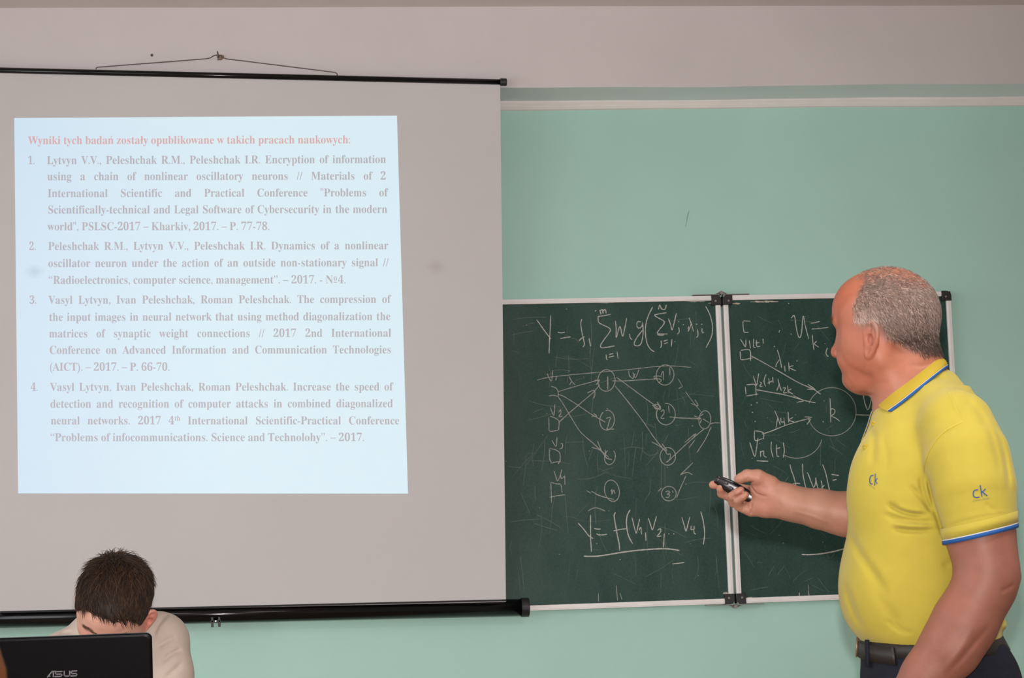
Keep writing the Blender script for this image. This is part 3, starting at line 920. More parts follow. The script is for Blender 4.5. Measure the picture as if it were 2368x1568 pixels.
LINES = [
    ('heading_text', 'slide_red', 'red Polish heading line', [('Wyniki tych badań zostały opublikowane w takich pracach naukowych:', 65, 811, 333.5, 331.5, 0)]),
    ('reference_text', 'slide_text', 'first numbered reference', [('1.', 64, 81, 379.5, 379.5, 0),
        ('Lytvyn V.V., Peleshchak R.M., Peleshchak I.R. Encryption of information', 108, 893, 379.7, 377, 1),
        ('using a chain of nonlinear oscillatory neurons // Materials of 2', 109, 893, 417, 415.5, 1),
        ('International Scientific and Practical Conference "Problems of', 110, 896, 456, 454, 1),
        ('Scientifically-technical and Legal Software of Cybersecurity in the modern', 110, 896, 494, 492.5, 1),
        ('world", PSLSC-2017 – Kharkiv, 2017. – P. 77-78.', 110, 624, 532.6, 532, 0)]),
    ('reference_text', 'slide_text', 'second numbered reference', [('2.', 67, 84, 578.4, 578.4, 0),
        ('Peleshchak R.M., Lytvyn V.V., Peleshchak I.R. Dynamics of a nonlinear', 111, 898, 578.4, 576.4, 1),
        ('oscillator neuron under the action of an outside non-stationary signal //', 111, 899, 617.7, 615.7, 1),
        ('“Radioelectronics, computer science, management”. – 2017. - №4.', 112, 800, 656.6, 655.4, 0)]),
    ('reference_text', 'slide_text', 'third numbered reference', [('3.', 68, 85, 702.6, 702.6, 0),
        ('Vasyl Lytvyn, Ivan Peleshchak, Roman Peleshchak. The compression of', 112, 903, 702.6, 700.5, 1),
        ('the input images in neural network that using method diagonalization the', 113, 903, 742.3, 740.3, 1),
        ('matrices of synaptic weight connections // 2017 2nd International', 113, 905, 780.4, 778.8, 1),
        ('Conference on Advanced Information and Communication Technologies', 114, 905, 818.5, 817.3, 1),
        ('(AICT). – 2017. – P. 66-70.', 114, 393, 857.4, 857.4, 0)]),
    ('reference_text', 'slide_text', 'fourth numbered reference', [('4.', 71, 88, 904, 904, 0),
        ('Vasyl Lytvyn, Ivan Peleshchak, Roman Peleshchak. Increase the speed of', 116, 908, 904, 903, 1),
        ('detection and recognition of computer attacks in combined diagonalized', 116, 909, 943, 941.8, 1),
        ('neural networks. 2017 4 International Scientific-Practical Conference', 117, 910, 981.5, 981.5, 1),
        ('“Problems of infocommunications. Science and Technolohy”. – 2017.', 116, 843, 1020.4, 1020, 0)]),
]
for nm, mk, lb, ls in LINES:
    for k, (s, x0, x1, y0, y1, j) in enumerate(ls):
        V, Fc = [], []
        slide_line(V, Fc, s, x0, x1, y0, y1, j)
        num = len(s) == 2
        o = mesh_obj('list_number' if num else ('heading_text' if mk == 'slide_red' else 'text_line'), V, Fc, M[mk], slide)
        bm = bmesh.new(); bm.from_mesh(o.data)
        for fc in bm.faces:
            fc.normal_update()
            if fc.normal.y > 0:
                fc.normal_flip()
        bm.to_mesh(o.data); bm.free()
        if k == 0 and mk == 'slide_red':
            o['label'] = lb
# faint grey smudges on the fabric
M['smudge'] = material('fabric_smudge', srgb(150, 142, 140), 0.9)
nt = M['smudge'].node_tree
tcs = nt.nodes.new('ShaderNodeTexCoord'); gr = nt.nodes.new('ShaderNodeTexGradient'); gr.gradient_type = 'SPHERICAL'
mpp = nt.nodes.new('ShaderNodeMapping'); mpp.inputs['Location'].default_value = (-1, -1, -1); mpp.inputs['Scale'].default_value = (2, 2, 2)
nt.links.new(tcs.outputs['Generated'], mpp.inputs['Vector']); nt.links.new(mpp.outputs['Vector'], gr.inputs['Vector'])
mm = nt.nodes.new('ShaderNodeMath'); mm.operation = 'MULTIPLY'; mm.inputs[1].default_value = 0.14
nt.links.new(gr.outputs['Fac'], mm.inputs[0]); nt.links.new(mm.outputs[0], nt.nodes['Principled BSDF'].inputs['Alpha'])
for cx, cy, R in ((1008, 617, 26), (80, 628, 26)):
    vv = [on_screen(cx + R * math.cos(a), cy + R * math.sin(a), 0.0016) for a in np.linspace(0, 6.2832, 25)[:-1]]
    mesh_obj('smudge', vv, [tuple(range(24))[::-1]], M['smudge'], screen)

# ---------------------------------------------------------------- laptop, desk, chairs
LY = -2.72
p = at(352, 1500, LY)
LW, LH = 0.383, 0.262
lx1 = p[0]
ltop = at(300, 1465.5, LY)[2]
tilt = math.radians(9)
DESK_Z = ltop - LH * math.cos(tilt) - 0.024
lap = thing('laptop', 'open black laptop seen from behind, in front of the seated young person', 'laptop', (lx1 - LW / 2, LY + 0.12, DESK_Z))
M['lap'] = material('black_laptop_lid', srgb(9, 9, 11), 0.32, noise=(60, 0.12), spec=0.08)
M['laplogo'] = material('grey_logo', srgb(112, 110, 116), 0.4, metal=0.3)


def rounded_slab(w, h, t, R, n=12):
    pts = []
    for cx, cy, a0 in ((w / 2 - R, h - R, 0), (-w / 2 + R, h - R, 90), (-w / 2 + 0.004, 0.004, 180), (w / 2 - 0.004, 0.004, 270)):
        rr = R if cy > h / 2 else 0.004
        for k in range(n):
            a = math.radians(a0 + 90 * k / (n - 1))
            pts.append((cx + rr * math.cos(a), cy + rr * math.sin(a)))
    return pts


# the lid leans back towards the viewer: hinge further from the camera at the bottom
sl = rounded_slab(LW, LH, 0.008, 0.012)
hinge = np.array([lx1 - LW / 2, LY + LH * math.sin(tilt), DESK_Z + 0.024])
upv = np.array([0, -math.sin(tilt), math.cos(tilt)])
outv = np.array([0, -math.cos(tilt), -math.sin(tilt)])
n = len(sl)
rings = []
for off, ins in ((-0.009, 0.0), (0.0, 0.0), (0.0025, 0.002), (0.0035, 0.006)):
    rings.append([hinge + np.array([x * (1 - 2 * ins / LW), 0, 0]) + upv * (LH / 2 + (y - LH / 2) * (1 - 2 * ins / LH)) + outv * off for x, y in sl])
v = [q for rg in rings for q in rg]
f = []
for i in range(3):
    for k in range(n):
        f.append((i * n + k, i * n + (k + 1) % n, (i + 1) * n + (k + 1) % n, (i + 1) * n + k))
f.append(tuple(range(n))[::-1])
f.append(tuple(3 * n + k for k in range(n)))
lid = mesh_obj('lid', v, f, M['lap'], lap)
bm = bmesh.new(); bm.from_mesh(lid.data); bmesh.ops.recalc_face_normals(bm, faces=bm.faces[:]); bm.to_mesh(lid.data); bm.free()
mb = MB()
sw, sh = LW - 0.03, LH - 0.035
c0 = hinge + upv * 0.02 - outv * 0.0095
M['lapscreen'] = glow('laptop_screen', (0.02, 0.02, 0.02, 1), (0.6, 0.75, 0.9, 1), 0.6)
mesh_obj('display', [c0 + np.array([-sw / 2, 0, 0]), c0 + np.array([sw / 2, 0, 0]), c0 + np.array([sw / 2, 0, 0]) + upv * sh, c0 + np.array([-sw / 2, 0, 0]) + upv * sh], [(0, 1, 2, 3)], M['lapscreen'], lid)
# base, keyboard
mb = MB(); mb.box((lx1 - LW, hinge[1] - 0.004, DESK_Z + 0.003), (lx1, hinge[1] + 0.25, DESK_Z + 0.022)); base = mb.build('base', M['lap'], lap, bevel=0.003)
mb = MB()
for rr_ in range(5):
    for cc in range(15):
        x = lx1 - LW + 0.02 + cc * 0.0228
        y = hinge[1] + 0.03 + rr_ * 0.019
        mb.box((x, y, DESK_Z + 0.022), (x + 0.019, y + 0.0155, DESK_Z + 0.0245))
mb.build('keyboard', M['black_plastic'], base)
mb = MB(); mb.tube([hinge + np.array([-LW / 2 + 0.05, 0, -0.004]), hinge + np.array([LW / 2 - 0.05, 0, -0.004])], 0.006, 10); mb.build('hinge_bar', M['black_plastic'], base)
# maker's lettering in the middle of the lid: angular strokes
lc = hinge + np.array([0.0065, 0, 0]) + upv * (LH - (1549.5 - 1466) / 1080.0 / math.cos(tilt))


def lid_strip(pts, w):
    out_v, out_f = [], []
    P = [np.array(q, float) for q in pts]
    for i in range(len(P) - 1):
        d = P[i + 1] - P[i]
        L = np.linalg.norm(d); d = d / L
        nn = np.array([-d[1], d[0]])
        a, b = P[i] - d * w * 0.5 * (i > 0), P[i + 1] + d * w * 0.5 * (i < len(P) - 2)
        q = [a + nn * w / 2, a - nn * w / 2, b - nn * w / 2, b + nn * w / 2]
        k = len(out_v)
        for z in (0.0037, 0.0042):
            out_v += [lc + np.array([x / 1080.0, 0, 0]) + upv * (y / 1080.0) + outv * z for x, y in q]
        out_f += [(k, k + 1, k + 2, k + 3)[::-1], (k + 4, k + 5, k + 6, k + 7), (k, k + 1, k + 5, k + 4), (k + 1, k + 2, k + 6, k + 5), (k + 2, k + 3, k + 7, k + 6), (k + 3, k, k + 4, k + 7)]
    return out_v, out_f


mb = MB()
for pts in ([(-33, -6), (-22, 7), (-14, 7)], [(-19.5, 7), (-19.5, -6)], [(-30, -3.5), (-26, -3.5)],
            [(0.5, 6), (-13, 6), (-15, 3), (-13, 0.3), (-3, 0.3), (-0.5, -2.2), (-3, -5), (-17, -5)],
            [(4.5, 7), (4.5, -2.5), (7, -5), (14, -5), (16.5, -2.5), (16.5, 7)],
            [(33, 6), (22, 6), (19.5, 3), (22, 0.3), (30, 0.3), (32.5, -2.2), (30, -5), (18, -5)]):
    vv, ff = lid_strip(pts, 2.6)
    mb.add(vv, ff)
lg = mb.build('lettering', M['laplogo'], lid)
lg['label'] = 'grey lettering on the lid'

desk = thing('desk', 'light wooden desk under the laptop', 'desk', (lx1 - 0.1, LY + 0.25, 0))
dx0, dx1, dy0, dy1 = lx1 - 0.95, lx1 + 0.62, LY - 0.14, LY + 0.50
mb = MB(); mb.box((dx0, dy0, DESK_Z - 0.026), (dx1, dy1, DESK_Z)); mb.build('tabletop', M['desk'], desk, bevel=0.003)
for xx in (dx0 + 0.05, dx1 - 0.05):
    for yy in (dy0 + 0.05, dy1 - 0.05):
        mb = MB(); mb.box((xx - 0.015, yy - 0.015, 0), (xx + 0.015, yy + 0.015, DESK_Z - 0.026)); mb.build('leg', M['metal_grey'], desk)
mb = MB(); mb.box((dx0 + 0.07, dy0 + 0.03, DESK_Z - 0.36), (dx1 - 0.07, dy0 + 0.045, DESK_Z - 0.026)); mb.build('modesty_panel', M['desk'], desk)


M['dark_wood'] = material('brown_varnished_wood', srgb(66, 36, 14), 0.6, noise=(9, 0.2), spec=0.08)


def chair(label, x, y, yaw, mat, back_z=0.86, taper=0.22):
    """simple wooden classroom chair; the sitter faces +y before turning"""
    t = thing('chair', label, 'chair', (x, y, 0))
    Rz = Matrix.Rotation(yaw, 3, 'Z')

    def put(mb):
        mb.v = [np.array(Rz @ Vector(tuple(p))) + np.array([x, y, 0]) for p in mb.v]
        return mb
    mb = MB(); mb.box((-0.20, -0.20, 0.435), (0.20, 0.20, 0.452)); put(mb).build('seat', mat, t, bevel=0.006)
    # curved plywood back
    mb = MB()
    vv, ff = [], []
    n, m_ = 12, 9
    for lay in (0, 1):
        for j in range(m_):
            for i in range(n + 1):
                s = -1 + 2 * i / n
                h = j / (m_ - 1)
                half = 0.205 * (1 - taper * max(0, (h - 0.72) / 0.28) ** (2 if taper > 0.1 else 8) - 0.2 * max(0, (0.15 - h) / 0.15) ** 2)
                zz = back_z - 0.30 + 0.30 * h - 0.03 * abs(s) ** 3 * (h > 0.6) * (h - 0.6) / 0.4
                vv.append((s * half, -0.20 - 0.05 * h + 0.03 * s * s - lay * 0.011, zz))
    for lay in (0, 1):
        for j in range(m_ - 1):
            for i in range(n):
                a = lay * (n + 1) * m_ + j * (n + 1) + i
                q = (a, a + 1, a + n + 2, a + n + 1)
                ff.append(q[::-1] if lay == 0 else q)
    k = (n + 1) * m_
    for i in range(n):
        ff += [(i, i + 1, i + 1 + k, i + k), ((m_ - 1) * (n + 1) + i, (m_ - 1) * (n + 1) + i + 1, (m_ - 1) * (n + 1) + i + 1 + k, (m_ - 1) * (n + 1) + i + k)]
    for j in range(m_ - 1):
        for i in (0, n):
            a = j * (n + 1) + i
            ff.append((a, a + n + 1, a + n + 1 + k, a + k))
    mb.add(vv, ff)
    o = put(mb).build('backrest', mat, t, smooth=False)
    bm = bmesh.new(); bm.from_mesh(o.data); bmesh.ops.recalc_face_normals(bm, faces=bm.faces[:]); bm.to_mesh(o.data); bm.free()
    for sx in (-1, 1):
        mb = MB(); mb.tube([(sx * 0.18, 0.17, 0), (sx * 0.17, 0.16, 0.43)], 0.011, 8); put(mb).build('leg', M['metal_grey'], t, smooth=True)
        mb = MB(); mb.tube([(sx * 0.18, -0.20, 0), (sx * 0.17, -0.185, 0.43), (sx * 0.165, -0.205, 0.60), (sx * 0.16, -0.232, back_z - 0.10)], 0.011, 8); put(mb).build('leg', M['metal_grey'], t, smooth=True)
    return t


# the chair under the young person (hidden behind laptop) and a brown shape of unknown kind, built as a chair, half out of the frame
chair('wooden chair under the young person behind the laptop', at(262, 1400, -2.05)[0], -1.86, math.pi, M['wood'], 0.84)
cp = at(19, 1395, -5.6)
chair('blurred brown shape of unknown kind, built as a wooden chair back, at the lower left edge of the picture', cp[0] - 0.209, -5.36, 0.0, M['dark_wood'], cp[2], 0.04)

# ================================================================ people
# Bodies are sculpted as distance fields (smoothly joined tapering limbs) and skinned in one piece.
class Field:
    def __init__(s, lo, hi, h):
        s.lo = np.array(lo, float)
        s.h = float(h)
        s.n = np.ceil((np.array(hi, float) - s.lo) / h).astype(int) + 1
        s.A = np.full(tuple(s.n), 60.0, np.float32)

    def _win(s, lo, hi):
        a = np.clip(np.floor((np.array(lo) - s.lo) / s.h).astype(int), 0, s.n)
        b = np.clip(np.ceil((np.array(hi) - s.lo) / s.h).astype(int) + 1, 0, s.n)
        sl = tuple(slice(i, j) for i, j in zip(a, b))
        ax = [(s.lo[i] + s.h * np.arange(a[i], b[i])).astype(np.float32) for i in range(3)]
        return sl, ax[0][:, None, None], ax[1][None, :, None], ax[2][None, None, :]

    def add(s, prim, k=10.0, op='u'):
        fn, lo, hi = prim
        pad = max(k, 2 * s.h) + 4
        sl, X, Y, Z = s._win(np.array(lo) - pad, np.array(hi) + pad)
        a = s.A[sl]
        if a.size == 0:
            return
        d = fn(X, Y, Z).astype(np.float32)
        if op == 'u':
            hh = np.maximum(k - np.abs(a - d), 0) / k
            s.A[sl] = np.minimum(a, d) - hh * hh * (k / 4)
        elif op == 's':
            d = -d
            hh = np.maximum(k - np.abs(a - d), 0) / k
            s.A[sl] = np.maximum(a, d) + hh * hh * (k / 4)
        elif op == 'd':
            s.A[sl] = a + d

    def surface(s):
        A = s.A
        ins = A < 0
        n = A.shape
        c = [slice(0, -1), slice(1, None)]
        cnt = np.zeros((n[0] - 1, n[1] - 1, n[2] - 1), np.uint8)
        for i in (0, 1):
            for j in (0, 1):
                for k in (0, 1):
                    cnt += ins[c[i], c[j], c[k]]
        act = (cnt > 0) & (cnt < 8)
        idx = np.argwhere(act)
        ids = np.full(cnt.shape, -1, np.int32)
        ids[act] = np.arange(len(idx))
        acc = np.zeros((len(idx), 3))
        num = np.zeros(len(idx))
        cor = [(i, j, k) for i in (0, 1) for j in (0, 1) for k in (0, 1)]
        val = {q: A[idx[:, 0] + q[0], idx[:, 1] + q[1], idx[:, 2] + q[2]].astype(float) for q in cor}
        for q in cor:
            for ax in range(3):
                if q[ax] == 0:
                    q2 = list(q); q2[ax] = 1; q2 = tuple(q2)
                    va, vb = val[q], val[q2]
                    m = (va < 0) != (vb < 0)
                    t = np.where(m, va / np.where(va == vb, 1, va - vb), 0)
                    for d in range(3):
                        acc[:, d] += np.where(m, q[d] + (t if d == ax else 0), 0)
                    num += m
        V = (idx + acc / num[:, None]) * s.h + s.lo
        quads = []
        for ax in range(3):
            b, cc = [(1, 2), (2, 0), (0, 1)][ax]
            s0 = [slice(None)] * 3; s1 = [slice(None)] * 3
            s0[ax] = slice(0, -1); s1[ax] = slice(1, None)
            e0, e1 = ins[tuple(s0)], ins[tuple(s1)]
            E = np.argwhere(e0 != e1)
            fl_ = e0[tuple(E.T)]
            ok = (E[:, b] > 0) & (E[:, cc] > 0) & (E[:, b] < n[b] - 1) & (E[:, cc] < n[cc] - 1)
            E, fl_ = E[ok], fl_[ok]
            db = np.zeros(3, int); db[b] = 1
            dc = np.zeros(3, int); dc[cc] = 1
            q = np.stack([ids[tuple((E - db - dc).T)], ids[tuple((E - dc).T)], ids[tuple(E.T)], ids[tuple((E - db).T)]], 1)
            q[~fl_] = q[~fl_][:, ::-1]
            quads.append(q)
        return V, np.vstack(quads)


def _seg(X, Y, Z, a, b):
    d = b - a
    L2 = float(d @ d) + 1e-9
    t = np.clip(((X - a[0]) * d[0] + (Y - a[1]) * d[1] + (Z - a[2]) * d[2]) / L2, 0, 1)
    return np.sqrt((X - a[0] - t * d[0]) ** 2 + (Y - a[1] - t * d[1]) ** 2 + (Z - a[2] - t * d[2]) ** 2), t


def cap(a, b, ra, rb):
    a, b = np.array(a, float), np.array(b, float)
    R = max(ra, rb)

    def fn(X, Y, Z):
        d, t = _seg(X, Y, Z, a, b)
        return d - (ra + (rb - ra) * t)
    return fn, np.minimum(a, b) - R, np.maximum(a, b) + R


def ell(c, r, axes=None):
    c, r = np.array(c, float), np.array(r, float)
    axes = np.eye(3) if axes is None else np.array(axes, float)
    R = r.max()

    def fn(X, Y, Z):
        k0 = k1 = 0
        for i in range(3):
            p = (X - c[0]) * axes[i][0] + (Y - c[1]) * axes[i][1] + (Z - c[2]) * axes[i][2]
            k0 = k0 + (p / r[i]) ** 2
            k1 = k1 + (p / r[i] ** 2) ** 2
        k0, k1 = np.sqrt(k0), np.sqrt(k1) + 1e-9
        return k0 * (k0 - 1) / k1
    return fn, c - R, c + R


def chain(F, pts, k=10.0, op='u'):
    """pts: [(point, radius), ...]"""
    for (a, ra), (b, rb) in zip(pts[:-1], pts[1:]):
        F.add(cap(a, b, ra, rb), k, op)


def smooth_table(xs, ys, n=400):
    """monotone-ish cubic table (Catmull-Rom on uneven knots)"""
    xs, ys = np.array(xs, float), np.array(ys, float)
    m = np.gradient(ys, xs)
    q = np.linspace(xs[0], xs[-1], n)
    i = np.clip(np.searchsorted(xs, q) - 1, 0, len(xs) - 2)
    h = xs[i + 1] - xs[i]
    t = (q - xs[i]) / h
    return q, ((2 * t ** 3 - 3 * t ** 2 + 1) * ys[i] + (t ** 3 - 2 * t ** 2 + t) * h * m[i] + (-2 * t ** 3 + 3 * t ** 2) * ys[i + 1] + (t ** 3 - t ** 2) * h * m[i + 1])


def loft(levels, expo=2.3):
    """levels: (v, u_front, u_back, half_width, w_centre); horizontal superellipse sections, v ascending"""
    L = np.array(levels, float)
    L = L[np.argsort(L[:, 0])]
    q = smooth_table(L[:, 0], L[:, 1])[0]
    uf, ub, hw, wc = (smooth_table(L[:, 0], L[:, k])[1] for k in (1, 2, 3, 4))

    def fn(X, Y, Z):
        f_, b_, h_, c_ = (np.interp(Y, q, a) for a in (uf, ub, hw, wc))
        uc, ua = (f_ + b_) / 2, (b_ - f_) / 2
        k = (np.abs((X - uc) / ua) ** expo + np.abs((Z - c_) / h_) ** expo) ** (1 / expo)
        d = (k - 1) * np.minimum(ua, h_)
        over = np.maximum(np.maximum(q[0] - Y, Y - q[-1]), 0)
        return np.where(over > 0, np.sqrt(np.maximum(d, 0) ** 2 + over ** 2), d)
    fn.sec = lambda y: tuple(float(np.interp(y, q, a)) for a in (uf, ub, hw, wc))
    lo = np.array([L[:, 1].min(), L[0, 0], (L[:, 4] - L[:, 3]).min()])
    hi = np.array([L[:, 2].max(), L[-1, 0], (L[:, 4] + L[:, 3]).max()])
    return fn, lo, hi


def crease(F, pts, amp, sig, wlo=0.0, whi=999.0, k3=False):
    """groove (amp>0) or ridge (amp<0) along a polyline in the (u, v) plane, on the side w>wlo"""
    P = bezier(pts, 5)[:, :2]
    lo = np.array([P[:, 0].min(), P[:, 1].min(), wlo]) - np.array([3 * sig, 3 * sig, 0])
    hi = np.array([P[:, 0].max(), P[:, 1].max(), min(whi, F.lo[2] + F.h * F.n[2])]) + np.array([3 * sig, 3 * sig, 0])

    def fn(X, Y, Z):
        x, y = X[:, :, 0], Y[:, :, 0]
        best = np.full(np.broadcast_shapes(x.shape, y.shape), 1e9, np.float32)
        tt = np.zeros_like(best)
        n = len(P) - 1
        for i in range(n):
            a, b = P[i], P[i + 1]
            d = b - a
            t = np.clip(((x - a[0]) * d[0] + (y - a[1]) * d[1]) / (d @ d + 1e-9), 0, 1)
            dd = (x - a[0] - t * d[0]) ** 2 + (y - a[1] - t * d[1]) ** 2
            m = dd < best
            best = np.where(m, dd, best)
            tt = np.where(m, (i + t) / n, tt)
        g = amp * np.exp(-best / sig ** 2) * (lambda q: q * q * (3 - 2 * q))(np.clip(np.minimum(tt, 1 - tt) * 3.2 + 0.12, 0, 1))
        return g[:, :, None] * np.clip((Z - wlo) / 12.0, 0, 1) * np.ones_like(Z)
    F.add((fn, lo, hi), 4, 'd')


class Figure:
    """a person's own frame: u to the right, v up, w towards the camera, in units of S metres about a base point"""
    def __init__(s, px, py, depth):
        s.S = depth / F
        s.O = CAM + ray(px, py) * depth
        s.Wd = (CAM - s.O) / np.linalg.norm(CAM - s.O)
        u = CR - s.Wd * (CR @ s.Wd)
        s.U = u / np.linalg.norm(u)
        s.V = np.cross(s.Wd, s.U)

    def q(s, px, py, w=0.0):
        r = ray(px, py)
        t = ((s.O - CAM) @ s.Wd + w * s.S) / (r @ s.Wd)
        p = CAM + r * t - s.O
        return np.array([p @ s.U, p @ s.V, p @ s.Wd]) / s.S

    def world(s, P):
        P = np.atleast_2d(np.asarray(P, float))
        return s.O + s.S * (P[:, :1] * s.U + P[:, 1:2] * s.V + P[:, 2:3] * s.Wd)

    def local(s, p):
        d = np.asarray(p, float) - s.O
        return np.array([d @ s.U, d @ s.V, d @ s.Wd]) / s.S


def field_mesh(name, Fd, fig, mat, parent, colour=None, relax=2):
    V, Q = Fd.surface()
    if relax:                                     # gentle smoothing of the skinned surface
        e = np.vstack([Q[:, [0, 1]], Q[:, [1, 2]], Q[:, [2, 3]], Q[:, [3, 0]]])
        deg = np.bincount(e.ravel(), minlength=len(V)).astype(float)[:, None]
        for lam in (0.5, -0.52) * relax:
            acc = np.zeros_like(V)
            for d in range(3):
                acc[:, d] = np.bincount(e[:, 0], V[e[:, 1], d], len(V)) + np.bincount(e[:, 1], V[e[:, 0], d], len(V))
            V = V + lam * (acc / np.maximum(deg, 1) - V)
    o = fast_mesh(name, fig.world(V), Q, mat, parent)
    if colour is not None:
        set_colour(o, colour(V))
    return o, V, Q


def fast_mesh(name, Vw, Q, mat, parent):
    me = bpy.data.meshes.new(name)
    nq, k = Q.shape
    me.vertices.add(len(Vw)); me.vertices.foreach_set('co', np.asarray(Vw, np.float32).ravel())
    me.loops.add(nq * k); me.loops.foreach_set('vertex_index', Q.astype(np.int32).ravel())
    me.polygons.add(nq); me.polygons.foreach_set('loop_start', np.arange(0, nq * k, k, dtype=np.int32))
    me.polygons.foreach_set('use_smooth', np.ones(nq, bool))
    me.update(calc_edges=True)
    me.validate()
    me.materials.append(mat)
    o = bpy.data.objects.new(name, me)
    COL.objects.link(o)
    if parent:
        o.parent = parent
        o.matrix_parent_inverse = parent.matrix_world.inverted()
    return o


def set_colour(o, rgb):
    at_ = o.data.color_attributes.new('Col', 'FLOAT_COLOR', 'POINT')
    c = np.ones((len(rgb), 4), np.float32)
    c[:, :3] = rgb
    at_.data.foreach_set('color', c.ravel())


def tri_normals(V, Q):
    n = np.cross(V[Q[:, 2]] - V[Q[:, 0]], V[Q[:, 3]] - V[Q[:, 1]])
    N = np.zeros_like(V)
    for k in range(4):
        for d in range(3):
            N[:, d] += np.bincount(Q[:, k], n[:, d], len(V))
    return N / (np.linalg.norm(N, axis=1, keepdims=True) + 1e-12)


def bvh_of(V, Q):
    return BVHTree.FromPolygons([tuple(p) for p in V], [tuple(int(i) for i in q) for q in Q])


def strands(name, roots, dirs, normals, length, width, lift, curl, fig, mat, parent, tree, colours, seed=1, seg=4, gravity=None, taper=True):
    """locks of hair: tapering three-sided wisps that follow the scalp"""
    rg = np.random.default_rng(seed)
    n = len(roots)
    V, Fq, C = [], [], []
    base = 0
    for i in range(n):
        p = roots[i].copy()
        d = dirs[i] / (np.linalg.norm(dirs[i]) + 1e-9)
        nrm = normals[i]
        L = length[i]
        pts = [p - nrm * 1.0]
        nn = nrm
        for k in range(1, seg + 1):
            p = p + d * L / seg
            loc, nr, ix, dist = tree.find_nearest(Vector(p))
            if loc is not None:
                nn = np.array(nr)
                want = lift[i] * (k / seg) ** 0.8
                sd = float((p - np.array(loc)) @ nn)
                p = p + nn * (want - sd) * (0.85 if want > sd else 0.5)
            d = d + rg.normal(0, curl, 3)
            if gravity is not None:
                d = d + gravity
            d = d - nn * float(d @ nn) * 0.75
            d = d / (np.linalg.norm(d) + 1e-9)
            pts.append(p.copy())
        pts = np.array(pts)
        for k, q in enumerate(pts):
            t = pts[min(k + 1, seg)] - pts[max(k - 1, 0)]
            a = np.cross(t, nrm); a /= np.linalg.norm(a) + 1e-9
            b = np.cross(a, t); b /= np.linalg.norm(b) + 1e-9
            w = width[i] * (1 - (0.85 * (k / seg) ** 1.5 if taper else 0))
            for s in range(3):
                an = 2.0944 * s
                V.append(q + w * (math.cos(an) * a + math.sin(an) * b * 0.7))
            C += [colours[i]] * 3
        for k in range(seg):
            for s in range(3):
                s2 = (s + 1) % 3
                Fq.append((base + k * 3 + s, base + k * 3 + s2, base + k * 3 + 3 + s2, base + k * 3 + 3 + s))
        base += 3 * (seg + 1)
    o = fast_mesh(name, fig.world(np.array(V)), np.array(Fq), mat, parent)
    set_colour(o, np.array(C))
    return o


def lin(r, g, b, k=1.0):
    return np.array(srgb(r, g, b)[:3]) * k


M['skin'] = material('skin', (1, 1, 1, 1), 0.5, attr='Col', noise=(45, 0.07), bump=(420, 0.12, 0.002), spec=0.35)
M['hair'] = material('hair', (1, 1, 1, 1), 0.55, attr='Col', spec=0.3)
M['eye'] = material('eye', (1, 1, 1, 1), 0.15, attr='Col')


def head_frame(fwd, up):
    f_ = np.array(fwd, float); f_ /= np.linalg.norm(f_)
    u_ = np.array(up, float); u_ -= f_ * (u_ @ f_); u_ /= np.linalg.norm(u_)
    return np.array([f_, np.cross(u_, f_), u_])          # forward, left, up


